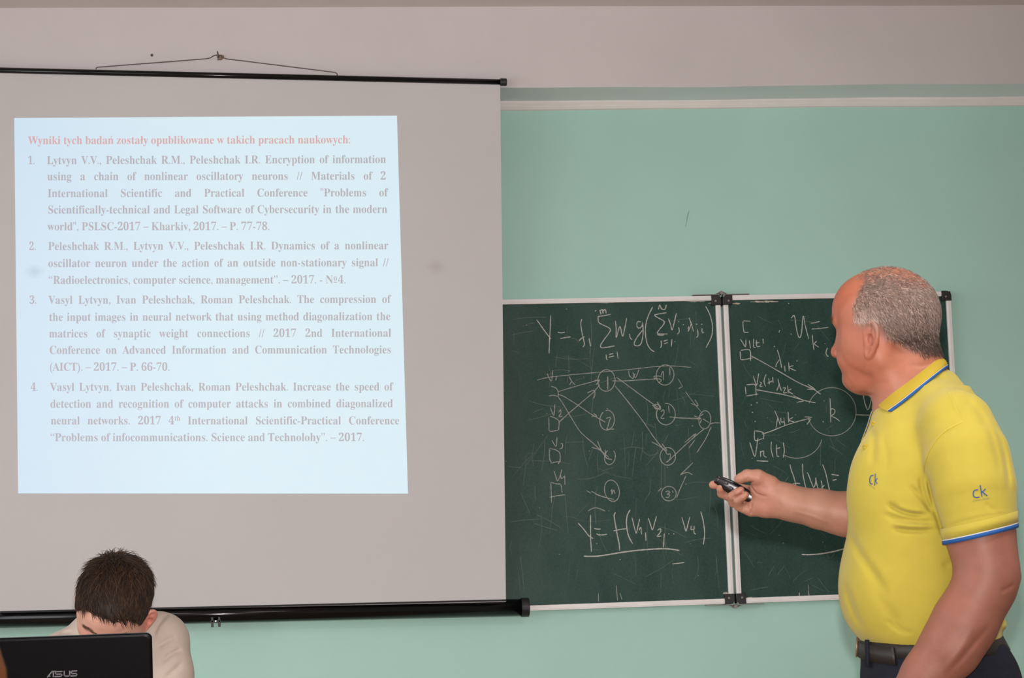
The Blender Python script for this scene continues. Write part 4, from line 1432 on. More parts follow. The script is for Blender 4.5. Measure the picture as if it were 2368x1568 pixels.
def sculpt_head(Fd, o, R, g, plump=1.0, nose=1.0, ear=0.42, lips=1.0, eart=0.16, nout=0.0, chin=94):
    """o: centre of the skull; R rows: forward, left, up; g: scale"""
    def P(f_, l, c):
        return o + g * (f_ * R[0] + l * R[1] + c * R[2])

    def E(c, r, k, op='u', tilt=None):
        A_ = R
        if tilt is not None:
            A_ = tilt @ R
        Fd.add(ell(P(*c), np.array(r) * g, A_), k * g, op)

    def C_(a, b, ra, rb, k, op='u'):
        Fd.add(cap(P(*a), P(*b), ra * g, rb * g), k * g, op)
    E((-6, 0, 40), (118, 97, 100), 10)                    # skull
    E((53, 0, 40), (62, 78, 72), 30)                      # forehead
    E((-60, 0, 15), (62, 84, 76), 30)                     # back of the head
    E((49, 0, -40), (60, 66, 92), 30)                     # face
    for s in (-1, 1):
        C_((2, s * 66, -62), (chin - 28, s * 32, -116), 30 * plump, 25 * plump, 30)      # jaw
        E((60, s * 46, -34), (40, 30, 30), 24)            # cheekbone
        E((58, s * 42, -72), (44, 30 * plump, 34), 26)    # cheek
        C_((102, s * 12, 20), (92, s * 52, 20), 14, 11, 16)                       # brow
        E((16, s * 72, -14), (54, 20, 70), 34)            # temple to ear
    E((chin, 0, -126), (22, 30, 20), 20)                    # chin
    E((min(chin - 6, 88), 0, -88), (26, 40, 28), 22)                     # muzzle
    E((56, 0, -118), (52, 50 * plump, 30), 28)            # under the chin
    for s in (-1, 1):
        E((112, s * 33, -8), (15, 21, 13), 16, 's')       # eye socket
        E((88, s * 33, -9), (17, 18, 15), 5)              # eyeball under its lid
        C_((101, s * 17, -10), (97, s * 48, -8), 3, 3, 6)    # lid
    nz = nose
    C_((106 - nout * .3, 0, 4), (126 - nout, 0, -42 * nz), 9, 12, 12)
    E((129 - nout, 0, -50 * nz), (15, 14, 14), 10)               # tip
    for s in (-1, 1):
        E((119 - nout, s * 14, -53 * nz), (14, 9, 11), 6)        # wing
        E((126 - nout, s * 8, -64 * nz), (6, 4, 5), 3, 's')      # nostril
    E((113 - 24 * (1 - lips), 0, -84), (9, 26, 7), 7)
    E((111 - 26 * (1 - lips), 0, -98), (9, 23, 8), 7)
    C_((122 - 24 * (1 - lips), -20, -91), (122 - 24 * (1 - lips), 20, -91), 2.5, 2.5, 4, 's')  # mouth line
    for s in (-1, 1):                                     # ears
        def PE(a, b, out):     # a: back, b: up (in the plane of the ear), out: away from the head
            ea_ = ear if s > 0 or ear < 0.5 else 0.5
            ca, sa = math.cos(ea_), math.sin(ea_)
            t = eart
            a2, b2 = a * math.cos(t) + b * math.sin(t), b * math.cos(t) - a * math.sin(t)
            return P(4 - a2 * ca - out * sa * 0.0 - 0, s * (92 + a2 * sa + out), -28 + b2)
        axes = None
        pts = [(-10, 8), (-8, 26), (4, 37), (18, 35), (27, 22), (28, 6), (23, -10), (14, -24), (4, -36), (-5, -39), (-8, -30), (-8, -16)]
        # plate
        for a, b, ra, rb in (((6, 22), (8, -4), 17, 17), ((8, -4), (2, -28), 16, 9)):
            pa, pb = PE(a[0], a[1], 4), PE(b[0], b[1], 4)
            Fd.add(cap(pa, pb, 0.001, 0.001), 0.01) if False else None
            nrm = R[1] * s * math.cos(ear) + R[0] * math.sin(ear) * 1.0
            nrm = nrm / np.linalg.norm(nrm)

            def flat(X, Y, Z, pa=pa, pb=pb, ra=ra * g, rb=rb * g, nrm=nrm, th=5.0 * g):
                d, t = _seg(X, Y, Z, pa, pb)
                mid = pa
                hn = (X - mid[0]) * nrm[0] + (Y - mid[1]) * nrm[1] + (Z - mid[2]) * nrm[2]
                rad = np.sqrt(np.maximum(d * d - hn * hn, 0)) - (ra + (rb - ra) * t)
                return np.sqrt(np.maximum(rad, 0) ** 2 + np.maximum(np.abs(hn) - th, 0) ** 2) + np.minimum(np.maximum(rad, np.abs(hn) - th), 0) - 1.0 * g
            R_ = max(ra, rb) * g + 6 * g
            Fd.add((flat, np.minimum(pa, pb) - R_, np.maximum(pa, pb) + R_), 5 * g)
        pr = [PE(a, b, 7) for a, b in bezier(pts, 4)]
        for i in range(len(pr) - 1):
            rr = 4.6 + 2.4 * math.exp(-((i - 35) / 6) ** 2)
            Fd.add(cap(pr[i], pr[i + 1], rr * g, rr * g), 2.5 * g)              # rim and lobe
        for (a, b), (a2, b2), rr in (((16, 24), (19, 4), 4.0), ((19, 4), (9, -18), 4.4)):
            Fd.add(cap(PE(a, b, 7), PE(a2, b2, 7), rr * g, rr * g), 4 * g)    # inner fold
        Fd.add(ell(PE(5, -2, 12), np.array((9, 10, 13)) * g, R), 5 * g, 's')  # hollow
        Fd.add(ell(PE(9, 24, 12), np.array((4, 6, 7)) * g, R), 4 * g, 's')
        Fd.add(cap(PE(-8, 2, 6), PE(-7, -10, 7), 5 * g, 5 * g), 5 * g)        # tragus
    return P


def fingers(Fd, base_pts, k=4.0):
    for pts in base_pts:
        chain(Fd, pts, k)


# ---------------------------------------------------------------- the standing lecturer
man = Figure(2080, 1060, 4.30)
Q = man.q
down = man.local(man.O + np.array([0, 0, -1.0]) * man.S)      # world "down" in his frame
down = down / np.linalg.norm(down)
floor_d = (man.O[2]) / man.S                                    # distance from his base point to the floor
mroot_loc = man.world(down * floor_d + np.array([60, 0, 0]))[0]
mroot_loc[2] = 0
lect = thing('person', 'grey-haired man in a yellow polo shirt standing in profile, holding a black remote', 'person', mroot_loc)

# ---- skin: head, neck, both arms and hands in one piece
lo = np.array([-470, -690, -330]); hi = np.array([300, 480, 376])
B = Field(lo, hi, 2.15)
HR = head_frame((-math.cos(math.radians(20)), -0.045, -math.sin(math.radians(20))), (-0.045, 1.0, 0.02))
ho = Q(2046, 757, 0)
HP = sculpt_head(B, ho, HR, 1.0, plump=1.04, lips=0.0, eart=0.0, nout=8, chin=60)
# neck, throat, nape
B.add(cap(Q(2096, 850, 0), Q(2122, 960, 0), 74, 92), 26)
B.add(cap(Q(2072, 872, 4), Q(2092, 960, 2), 56, 62), 26)
B.add(cap(Q(2050, 846, 52), Q(2078, 935, 34), 30, 40), 36)
B.add(cap(Q(2112, 800, 6), Q(2130, 880, 0), 52, 64), 26)
# upper trunk inside the shirt
B.add(cap(Q(2130, 985, 0), Q(2140, 1300, 0), 95, 110), 40)
B.add(cap(Q(2140, 1000, -130), Q(2190, 1000, 150), 62, 62), 40)
# left arm (near the camera)
LA = [(Q(2222, 1010, 190), 66), (Q(2250, 1130, 228), 70), (Q(2267, 1235, 248), 71), (Q(2282, 1300, 262), 61), (Q(2291, 1338, 268), 57)]
chain(B, LA, 30)
LF = [(Q(2288, 1336, 268), 56), (Q(2264, 1378, 272), 60), (Q(2231, 1440, 278), 66), (Q(2196, 1500, 282), 62), (Q(2146, 1562, 284), 53), (Q(2090, 1632, 284), 42), (Q(2062, 1668, 283), 38)]
chain(B, LF, 30)
B.add(cap(Q(2322, 1344, 258), Q(2341, 1333, 258), 20, 16.5), 10)        # point of the elbow
B.add(cap(Q(2316, 1372, 262), Q(2250, 1490, 268), 22, 20), 22)        # outer forearm muscle
B.add(cap(Q(2240, 1262, 262), Q(2248, 1304, 272), 32, 34), 24)        # biceps
# left hand, relaxed in front of the hip (below the picture)
B.add(ell(Q(2022, 1716, 282), (34, 56, 22), head_frame((0.0, 0.0, 1.0), (0.62, 0.78, 0))[[1, 2, 0]]), 18)
for (bx, by), (mx_, my), (tx, ty), r_ in (((1990, 1735), (1960, 1785), (1962, 1826), 12.5), ((2005, 1748), (1978, 1806), (1982, 1850), 13), ((2022, 1756), (2000, 1814), (2006, 1856), 12.5), ((2040, 1758), (2024, 1806), (2030, 1842), 11)):
    chain(B, [(Q(bx, by, 282), r_ + 2), (Q(mx_, my, 288), r_), (Q(tx, ty, 276), r_ - 2)], 5)
chain(B, [(Q(2035, 1690, 300), 17), (Q(1990, 1722, 318), 14), (Q(1966, 1760, 318), 11)], 8)
# right arm: hidden upper arm, forearm reaching towards the board
chain(B, [(Q(2150, 1010, -170), 64), (Q(2120, 1120, -220), 60), (Q(2095, 1200, -235), 52)], 30)
RF = [(Q(2095, 1198, -235), 52), (Q(2040, 1193, -232), 53), (Q(1960, 1189, -225), 49), (Q(1895, 1177, -216), 44), (Q(1838, 1166, -205), 38.5), (Q(1812, 1158, -200), 38)]
chain(B, RF, 24)
B.add(cap(Q(2040, 1218, -228), Q(1930, 1206, -218), 30, 24), 20)

# ---- right hand, palm to the camera, remote across the fingers
hb = -196


def h(px, py, w):
    return Q(px, py, hb + w)


B.add(ell(h(1774, 1172, 2), (38, 26, 20), head_frame((0, 0, 1), (-0.10, 1, 0))[[1, 2, 0]]), 14)      # heel on the little-finger side
B.add(ell(h(1768, 1128, 10), (36, 29, 22), head_frame((0, 0, 1), (0.55, 0.83, 0))[[1, 2, 0]]), 26)   # ball of the thumb
B.add(cap(h(1812, 1150, 0), h(1760, 1130, -4), 34, 26), 14)
B.add(cap(h(1812, 1170, 0), h(1752, 1168, -4), 30, 22), 14)
B.add(cap(h(1770, 1150, -8), h(1722, 1148, -14), 26, 18), 12)                                          # palm
B.add(cap(h(1738, 1178, -4), h(1748, 1140, -12), 17, 17), 10)
# thumb
chain(B, [(h(1781, 1120, 10), 22), (h(1752, 1104, 22), 18.5), (h(1728, 1100, 26), 14.5), (h(1712, 1106.5, 27), 11.5), (h(1706, 1108, 26.5), 8.6)], 6)
# index finger, running behind the remote and past its end
chain(B, [(h(1748, 1140, -20), 15), (h(1700, 1128, -22), 12.5), (h(1668, 1121, -14), 11), (h(1651, 1121, -12), 9.8), (h(1647.5, 1121.3, -12), 8.6)], 4)
# middle finger
chain(B, [(h(1738, 1158, -16), 15), (h(1690, 1150, -18), 12.5), (h(1669, 1141, -8), 11.2), (h(1666, 1130, 5), 9.6), (h(1667, 1125, 8), 8.4)], 2)
# ring finger
chain(B, [(h(1734, 1172, -10), 15), (h(1696, 1161, -10), 13), (h(1694, 1147, 10), 11.8), (h(1706, 1138, 22), 10.6), (h(1713.5, 1133, 24), 8.6)], 1.5)
# little finger
chain(B, [(h(1736, 1182, -2), 13.5), (h(1708, 1170, 4), 12), (h(1706, 1157, 20), 11), (h(1718, 1149, 28), 9.6), (h(1724.5, 1144, 29), 8.0)], 1.5)
# creases of the palm, thumb and wrist
for pts, a_, sg in (([(1700, 1150), (1704, 1147), (1712, 1143.5), (1722, 1138)], 2.6, 1.7), ([(1735, 1114), (1738, 1124), (1748, 1138), (1764, 1146), (1778, 1147)], 3.6, 2.6), ([(1721, 1160), (1720, 1174), (1716, 1183)], 3.2, 2.0),
                    ([(1740, 1163), (1738, 1178), (1737, 1190)], 3.4, 2.0), ([(1728, 1092), (1730, 1104), (1731, 1113)], 1.6, 2.0),
                    ([(1731, 1114), (1740, 1115), (1748, 1113)], 3.0, 2.0), ([(1805, 1160), (1806, 1174), (1803, 1188)], 1.0, 2.6), ([(1749, 1120), (1752, 1132), (1757, 1138)], 1.2, 2.2),
                    ([(1697, 1152), (1704, 1150), (1712, 1142)], 1.0, 1.8)):
    crease(B, [h(x, y, 0)[:2] for x, y in pts], a_, sg, hb - 20)
# veins and tendons on the forearms
crease(B, [Q(1930, 1215, -180)[:2], Q(1880, 1195, -180)[:2], Q(1830, 1180, -170)[:2]], -1.3, 4, -230, -100)
crease(B, [Q(2290, 1440, 300)[:2], Q(2240, 1500, 310)[:2], Q(2190, 1556, 310)[:2]], 3.2, 7, 270)
crease(B, [Q(2256, 1440, 320)[:2], Q(2222, 1500, 330)[:2], Q(2170, 1568, 330)[:2]], -2.0, 9, 290)
crease(B, [Q(2310, 1368, 300)[:2], Q(2330, 1358, 290)[:2], Q(2346, 1350, 280)[:2]], 2.0, 5, 255)
# folds of skin: neck under the jaw, cheek
crease(B, [Q(1985, 905, 60)[:2], Q(2006, 911, 60)[:2], Q(2026, 914, 60)[:2]], 2.0, 3.5, -10)
crease(B, [Q(1956, 872, 40)[:2], Q(1968, 892, 40)[:2], Q(1976, 902, 40)[:2]], 1.6, 5, -10)
crease(B, [Q(2100, 842, 80)[:2], Q(2130, 846, 80)[:2], Q(2158, 838, 80)[:2]], 1.6, 5, 0)


def blob(V, c, r):
    return np.exp(-((V - c) ** 2).sum(1) / r ** 2)[:, None]


def man_skin(V):
    base = lin(196, 134, 112)
    c = np.tile(base, (len(V), 1))
    L = (V - ho) @ HR.T
    head = np.clip((L[:, 2] + 190) / 60, 0, 1)[:, None] * (np.abs(L[:, 1]) < 130)[:, None] * (V[:, 1:2] > Q(2080, 960, 0)[1])
    face = lin(194, 122, 94)
    c = c * (1 - head) + face * head
    c = c + (lin(200, 108, 78) - c) * 0.75 * np.clip(blob(L, np.array([75, 40, 60]), 70) + blob(L, np.array([75, -40, 60]), 70), 0, 1) * head
    for p, r, k in (((100, 42, -40), 45, .35), ((130, 0, -50), 24, .6), ((0, 100, -25), 45, .35), ((40, 60, -110), 55, .3)):
        for s in (1, -1):
            c = c + (lin(210, 118, 98) - c) * k * blob(L, np.array([p[0], s * p[1], p[2]]), r)
    # stubbly scalp where the cropped hair grows
    m = hair_mask(L)[:, None] * head * (1 - 0.65 * np.clip((L[:, 2:3] - 80) / 40, 0, 1)) * (1 - 0.8 * blob(L, np.array([-78, 0, 100]), 66))
    c = c * (1 - m * 0.8) + (lin(142, 116, 106) + (lin(172, 138, 122) - lin(142, 116, 106)) * np.clip((L[:, 0:1] + 40) / 50, 0, 1)) * m * 0.8
    # the red of the palm and fingertips
    for p, r, k in ((h(1780, 1172, 20), 34, .55), (h(1764, 1118, 24), 30, .4), (h(1647, 1122, 0), 14, .6), (h(1666, 1128, 10), 13, .5), (h(1716, 1134, 30), 13, .5), (h(1724, 1140, 34), 12, .5), (h(1704, 1108, 30), 13, .4)):
        c = c + (lin(208, 122, 108) - c) * k * blob(V, p, r)
    fore = np.clip((Q(1975, 1190, -225)[0] - V[:, 0:1]) / 60, 0, 1) * (V[:, 1:2] < Q(1900, 1020, -200)[1]) * (V[:, 2:3] < -100)
    c = c + (lin(200, 148, 124) - c) * 0.8 * fore * (1 - 0.6 * np.clip(blob(V, h(1740, 1150, 0), 75), 0, 1))
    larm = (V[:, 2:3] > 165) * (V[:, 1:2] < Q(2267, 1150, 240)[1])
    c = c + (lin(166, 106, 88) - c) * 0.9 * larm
    for px, py, w in ((2046, 867, 70), (1888, 1202, -180)):
        c = c * (1 - 0.6 * blob(V, Q(px, py, w), 3.2) )
    return c * 0.60


def hair_mask(L):
    """1 on the cropped sides and back of the head, thinning on top"""
    f_, l, cc = L[:, 0], L[:, 1], L[:, 2]
    al = np.abs(l)
    # hairline runs from the temple up over the ear and round to the nape
    low = -2 - 0.72 * np.clip(-f_ - 6, 0, 92)
    side = 1 / (1 + np.exp((f_ - 34 + 0.55 * np.clip(cc - 55, 0, 60)) / 7)) / (1 + np.exp(-(cc - low) / 6))
    return np.clip(side, 0, 1)


body, BV, BQ = field_mesh('body', B, man, M['skin'], lect, man_skin)
BN = tri_normals(BV, BQ)
del B
# ---- cropped grey hair
rg = np.random.default_rng(3)
Lc = (BV - ho) @ HR.T
Nl = BN @ HR.T
hm = hair_mask(Lc) * (np.abs(Lc[:, 1]) < 108) * (Lc[:, 2] > -120) * (((BV - ho) ** 2).sum(1) < 190 ** 2)
ear = ((np.abs(Lc[:, 1]) > 86) & (Lc[:, 2] < 12) & (Lc[:, 0] > -28))
hm = hm * ~ear
top = np.clip((Nl[:, 2] - 0.55) / 0.3, 0, 1)                              # crown, thinner
crown_bald = np.exp(-((Lc[:, 0] + 78) ** 2 + Lc[:, 1] ** 2 + (Lc[:, 2] - 100) ** 2) / 62 ** 2)
hm = np.where(hm < 0.3, 0, hm)
dens = hm * (1 - 0.72 * top) * (1 - 0.7 * crown_bald)
front_fuzz = np.exp(-((Lc[:, 0] - 14) / 20) ** 2) * (Nl[:, 2] > 0.72) * 0.20
dens = np.clip(dens + front_fuzz * (Lc[:, 2] > 60), 0, 1)
pr_ = dens / dens.sum()
pick = rg.choice(len(BV), 24000, p=pr_)
roots = BV[pick] + rg.normal(0, 1.0, (len(pick), 3))
Lr, Nr = Lc[pick], BN[pick]
dl = np.stack([-0.55 - 0.3 * (Lr[:, 2] < 0) * 0, np.zeros(len(pick)), np.where(Lr[:, 2] > 60, -0.35, -0.85)], 1)
dl[:, 0] = np.where(Lr[:, 2] > 85, 0.25, -0.5)
dw = dl @ HR + rg.normal(0, 0.28, (len(pick), 3))
dw = dw - Nr * (dw * Nr).sum(1, keepdims=True)
silver, steel_, dark = lin(204, 182, 170), lin(134, 116, 107), lin(64, 52, 46)
back = np.clip((-Lr[:, 0] - 30) / 70, 0, 1) * np.clip((60 - Lr[:, 2]) / 90, 0, 1)
low = np.clip((-Lr[:, 2] - 10) / 45, 0, 1) * np.clip((-Lr[:, 0] - 30) / 40, 0, 1)
fr = np.clip((Lr[:, 0] + 50) / 60, 0, 1) * np.clip((70 - Lr[:, 2]) / 60, 0, 1)
u_ = rg.random(len(pick))
pd = 0.12 * (1 - fr) + 0.36 * back + 0.50 * low
ps = 0.16 + 0.80 * fr
cols = np.where((u_ < pd)[:, None], dark, np.where((u_ < pd + ps * (1 - pd))[:, None], silver, steel_)) * rg.uniform(0.75, 1.2, (len(pick), 1))
tree_b = bvh_of(BV, BQ)
strands('hair', roots, dw, Nr, rg.uniform(7, 15, len(pick)), rg.uniform(0.30, 0.52, len(pick)), rg.uniform(2.0, 5.5, len(pick)) * (1 - 0.4 * top[pick]), 0.18, man, M['hair'], lect, tree_b, cols, 5, 3)
# eyebrows
nb = 260
bf = rg.uniform(0, 1, nb)
sd = np.where(rg.random(nb) < .5, 1, -1)
er = np.array([HP(118 - 16 * t, s * (10 + 46 * t), 20 + 6 * math.sin(3 * t) + rg.normal(0, 3)) for t, s in zip(bf, sd)])
en, ee = [], []
for p in er:
    loc, nr, ix, d_ = tree_b.find_nearest(Vector(p))
    ee.append(np.array(loc)); en.append(np.array(nr))
ee, en = np.array(ee), np.array(en)
ed = np.array([(-0.3 * HR[0] + s * HR[1] + 0.25 * HR[2]) for s in sd]) + rg.normal(0, .25, (nb, 3))
strands('eyebrows', ee, ed, en, rg.uniform(9, 15, nb), np.full(nb, 0.6), np.full(nb, 3.0), 0.1, man, M['hair'], lect, tree_b, np.tile(lin(120, 84, 66), (nb, 1)) * rg.uniform(.7, 1.3, (nb, 1)), 9, 3)

# ---- polo shirt
M['polo'] = material('yellow_pique', srgb(168, 153, 57), 0.82, noise=(30, 0.03), bump=(900, 0.25, 0.0015), spec=0.2, sheen=0.15)
M['polo_rib'] = material('yellow_rib', srgb(164, 142, 46), 0.8, bump=(900, 0.3, 0.0015), spec=0.2)
M['blue'] = material('blue_trim', srgb(32, 78, 138), 0.7, spec=0.2)
M['white'] = material('white_trim', srgb(190, 188, 186), 0.7)
T = Field([-190, -470, -290], [300, 235, 345], 2.8)
lv = [(1508, 2012, 2312, 196), (1482, 1998, 2316, 204), (1466, 1984, 2318, 210), (1440, 1967, 2320, 215), (1411, 1957, 2319, 218), (1385, 1953, 2318, 219), (1355, 1951, 2317, 219), (1317, 1952, 2317, 217), (1272, 1955, 2318, 214),
      (1235, 1959, 2319, 212), (1205, 1961, 2320, 211), (1167, 1965, 2320, 210), (1137, 1972, 2320, 209), (1111, 1981, 2319, 206), (1066, 1988, 2313, 198), (1025, 1995, 2304, 184), (980, 2010, 2290, 158), (950, 2020, 2272, 132), (930, 2034, 2258, 112), (905, 2060, 2236, 90)]
levels = []
for y, a, b, hw in lv:
    qa, qb = Q(a, y, 0), Q(b, y, 0)
    levels.append(((qa[1] + qb[1]) / 2, qa[0], qb[0], hw, 0))
trunk = loft(levels, 2.35)
T.add(trunk, 6)
# shoulders and upper back
T.add(cap(Q(2150, 925, -60), Q(2175, 985, -190), 60, 66), 40)
T.add(cap(Q(2150, 924, 40), Q(2203, 980, 160), 60, 71), 40)
T.add(cap(Q(2174, 905, 0), Q(2222, 992, 60), 51, 69), 40)
T.add(ell(Q(2040, 1120, 80), (70, 90, 70)), 60)
# belly
T.add(ell(Q(2050, 1360, 10), (98, 120, 165)), 50)
T.add(ell(Q(2314, 1443, 10), (14, 13, 70)), 8)
# left sleeve: short, open at the cuff
SL = [(Q(2214, 990, 168), 84), (Q(2236, 1060, 205), 96), (Q(2251, 1130, 228), 95), (Q(2262, 1200, 244), 85), (Q(2266, 1240, 250), 81)]
cuff_c = Q(2266, 1232, 250)
ca, cb = Q(2189, 1250, 250), Q(2343, 1214, 250)
ax_u = cb - ca; ax_u /= np.linalg.norm(ax_u)
ax_n = np.array([ax_u[1], -ax_u[0], 0.0]); ax_n /= np.linalg.norm(ax_n)         # pointing down the arm
ax_w = np.cross(ax_n, ax_u)


def sleeve_fn(SLx):
    prims = [cap(a, b, ra, rb) for (a, ra), (b, rb) in zip(SLx[:-1], SLx[1:])]

    def fn(X, Y, Z):
        d = None
        for p in prims:
            q = p[0](X, Y, Z)
            d = q if d is None else np.minimum(d, q)
        return d
    lo_ = np.min([p[1] for p in prims], axis=0); hi_ = np.max([p[2] for p in prims], axis=0)
    return fn, lo_, hi_


sf, slo, shi = sleeve_fn(SL)
cut = lambda X, Y, Z: (X - cuff_c[0]) * ax_n[0] + (Y - cuff_c[1]) * ax_n[1] + (Z - cuff_c[2]) * ax_n[2]
T.add((lambda X, Y, Z: np.maximum(sf(X, Y, Z), cut(X, Y, Z)), slo, shi), 16)
# right sleeve, on the far side
T.add(cap(Q(2160, 985, -175), Q(2118, 1130, -225), 84, 80), 30)
# folds: armpit, chest, belly, shoulder
W2 = lambda pts: [Q(x, y, 200)[:2] for x, y in pts]
for pts, a_, sg in (([(2050, 1163), (2075, 1178), (2110, 1188), (2152, 1192)], 6.5, 6),
                    ([(2040, 1188), (2080, 1200), (2130, 1206), (2164, 1206)], 5, 6),
                    ([(2060, 1222), (2110, 1228), (2176, 1226)], 4, 6),
                    ([(2100, 1120), (2120, 1140), (2140, 1165), (2156, 1188)], 4, 5),
                    ([(2128, 1094), (2132, 1130), (2146, 1166), (2160, 1192)], 5, 5),
                    ([(2142, 1085), (2150, 1125), (2160, 1170), (2176, 1222), (2188, 1248)], 6, 5),
                    ([(1966, 1230), (1976, 1262), (2000, 1300), (2030, 1340), (2060, 1390)], 5, 9),
                    ([(1954, 1350), (1962, 1390), (1978, 1430), (1992, 1462)], 4, 8),
                    ([(2004, 1300), (2030, 1370), (2060, 1420), (2092, 1458)], 3, 12),
                    ([(2046, 1430), (2070, 1452), (2096, 1468)], 1.6, 4), ([(2064, 1436), (2086, 1454), (2112, 1466)], 1.4, 4),
                    ([(2176, 1312), (2200, 1300), (2226, 1290)], 2.2, 8),
                    ([(2016, 985), (2020, 1030), (2014, 1080)], 2.5, 8), ([(2040, 1000), (2050, 1050), (2046, 1100)], 1.6, 9),
                    ([(2300, 990), (2318, 1040), (2326, 1090), (2332, 1140)], 4.5, 6), ([(2284, 985), (2300, 1040), (2312, 1100)], 3, 7),
                    ([(2272, 1160), (2284, 1170), (2298, 1182)], 1.6, 5), ([(2246, 900), (2230, 940), (2226, 980)], 2.6, 12),
                    ([(2282, 990), (2262, 950), (2232, 925)], 2.4, 8)):
    crease(T, W2(pts), a_ * 1.35, sg * 1.1, 20)
for pts, a_, sg in (([(2226, 976), (2200, 988), (2180, 1001), (2162, 1022), (2148, 1046), (2138, 1074), (2137, 1100)], -2.2, 3.2),     # armhole seam
                    ([(2184, 886), (2196, 912), (2212, 950), (2226, 976)], -1.6, 3.2),                                               # shoulder seam
                    ([(2072, 1170), (2100, 1180), (2140, 1184)], -3, 5), ([(2060, 1212), (2110, 1216), (2160, 1216)], -3, 6)):
    crease(T, W2(pts), a_ * 1.5, sg, 30)
crease(T, [Q(2174, 1223, 300)[:2], Q(2230, 1205, 330)[:2], Q(2290, 1192, 330)[:2], Q(2344, 1186, 300)[:2]], 1.3, 2.4, 130)     # cuff seam
# openings for the arm and the neck
T.add(cap(cuff_c - ax_n * 8, cuff_c + ax_n * 60, 73, 73), 2, 's')
T.add(cap(Q(2104, 880, 0), Q(2060, 830, 0), 84, 96), 6, 's')
T.add(cap(Q(2166, 886, -45), Q(2166, 886, 45), 31, 31), 10)          # back of the neckband
shirt, TV, TQ = field_mesh('polo_shirt', T, man, M['polo'], lect)
del T
tree_t = bvh_of(TV, TQ)


def on_shirt(px, py, lift=0.0, w0=330):
    """front-most point of the shirt along the line of sight through a pixel"""
    a, b = Q(px, py, w0), Q(px, py, w0 - 400)
    d = b - a
    loc, nr, ix, dist = tree_t.ray_cast(Vector(a), Vector(d / np.linalg.norm(d)), 600)
    if loc is None:
        return None, None
    return np.array(loc) + np.array(nr) * lift, np.array(nr)


def fig_mesh(name, fig, V, Fc, mat, parent, smooth=True):
    o = mesh_obj(name, fig.world(np.array(V)), Fc, mat, parent, smooth)
    bm = bmesh.new(); bm.from_mesh(o.data)
    bmesh.ops.recalc_face_normals(bm, faces=bm.faces[:])
    bm.to_mesh(o.data); bm.free()
    return o


def band(name, fig, inner, outer, thick, mat, parent, closed=False):
    """cloth strip between two 3-D curves, given a thickness along its own normal"""
    n = len(inner)
    A_, B_ = np.array(inner), np.array(outer)
    N_ = []
    for i in range(n):
        j0, j1 = (i - 1) % n if closed else max(i - 1, 0), (i + 1) % n if closed else min(i + 1, n - 1)
        t = A_[j1] - A_[j0]
        nn = np.cross(t, B_[i] - A_[i])
        N_.append(nn / (np.linalg.norm(nn) + 1e-9))
    N_ = np.array(N_)
    V = list(A_) + list(B_) + list(B_ + N_ * thick) + list(A_ + N_ * thick)
    Fc = []
    m = n if closed else n - 1
    for i in range(m):
        j = (i + 1) % n
        for a, b in ((0, 1), (1, 2), (2, 3), (3, 0)):
            Fc.append((a * n + i, a * n + j, b * n + j, b * n + i))
    if not closed:
        Fc += [(0, n, 2 * n, 3 * n), (n - 1, 2 * n - 1, 3 * n - 1, 4 * n - 1)]
    return fig_mesh(name, fig, V, Fc, mat, parent)


# collar: upper edge round the neck, lower edge lying on the shoulders (from the near tip round the nape to the far tip)
tree_s = bvh_of(BV, BQ)


def outside(px, py, w, lift):
    """point seen at a pixel, moved towards the camera if shirt or neck would cover it"""
    best = w
    for tr in (tree_t, tree_s):
        a_, b_ = Q(px, py, 330), Q(px, py, -70)
        hit = tr.ray_cast(Vector(a_), Vector((b_ - a_) / np.linalg.norm(b_ - a_)), 420)[0]
        if hit is not None:
            best = max(best, hit[2] + lift)
    return Q(px, py, best)


up = bezier([outside(2033, 935.5, 30, 3), outside(2066, 908, 60, 4), outside(2104, 880, 84, 5), outside(2140, 852, 70, 4), Q(2164, 833, 42), Q(2172, 827, 0), Q(2164, 832, -44), Q(2138, 850, -80), Q(2102, 878, -92), Q(2064, 906, -78), Q(2020, 934, -36)], 10)
lo_c = bezier([outside(2059, 951, 60, 7), outside(2092, 928, 90, 7), outside(2126, 900, 104, 6), outside(2160, 873, 94, 4), Q(2184, 855, 58), Q(2193, 850, 0), Q(2184, 855, -58), Q(2158, 873, -104), Q(2122, 900, -122), Q(2080, 928, -100), Q(2022, 950, -52)], 10)
n_ = min(len(up), len(lo_c)); up, lo_c = up[:n_], lo_c[:n_]
# bulge so that the fold stands away from the neck
mid = [(a + b) / 2 for a, b in zip(up, lo_c)]
nk = Q(2108, 880, 0)
V, Fc = [], []
rows = []
for s in np.linspace(0, 0.80, 7):
    row = []
    for a, b in zip(up, lo_c):
        p = a + (b - a) * s
        out = p - nk
        out = out / np.linalg.norm(out)
        row.append(p + out * 7 * math.sin(math.pi * min(1, s * 0.9 + 0.12)))
    rows.append(row)
inner_rows = [[p - (p - nk) / np.linalg.norm(p - nk) * 4 for p in r_] for r_ in rows[::-1]]
neck_in = [[a - (a - nk) / np.linalg.norm(a - nk) * 5 + np.array([5, -24, 0]) for a in up]]
allr = rows + inner_rows + neck_in
n_ = len(up)
V = [p for r_ in allr for p in r_]
for j in range(len(allr) - 1):
    for i in range(n_ - 1):
        Fc.append((j * n_ + i, j * n_ + i + 1, (j + 1) * n_ + i + 1, (j + 1) * n_ + i))
collar = fig_mesh('collar', man, V, Fc, M['polo_rib'], shirt)
edge0 = [a + (b - a) * 0.79 + (a + (b - a) * .79 - nk) / np.linalg.norm(a + (b - a) * .79 - nk) * 6 for a, b in zip(up, lo_c)]


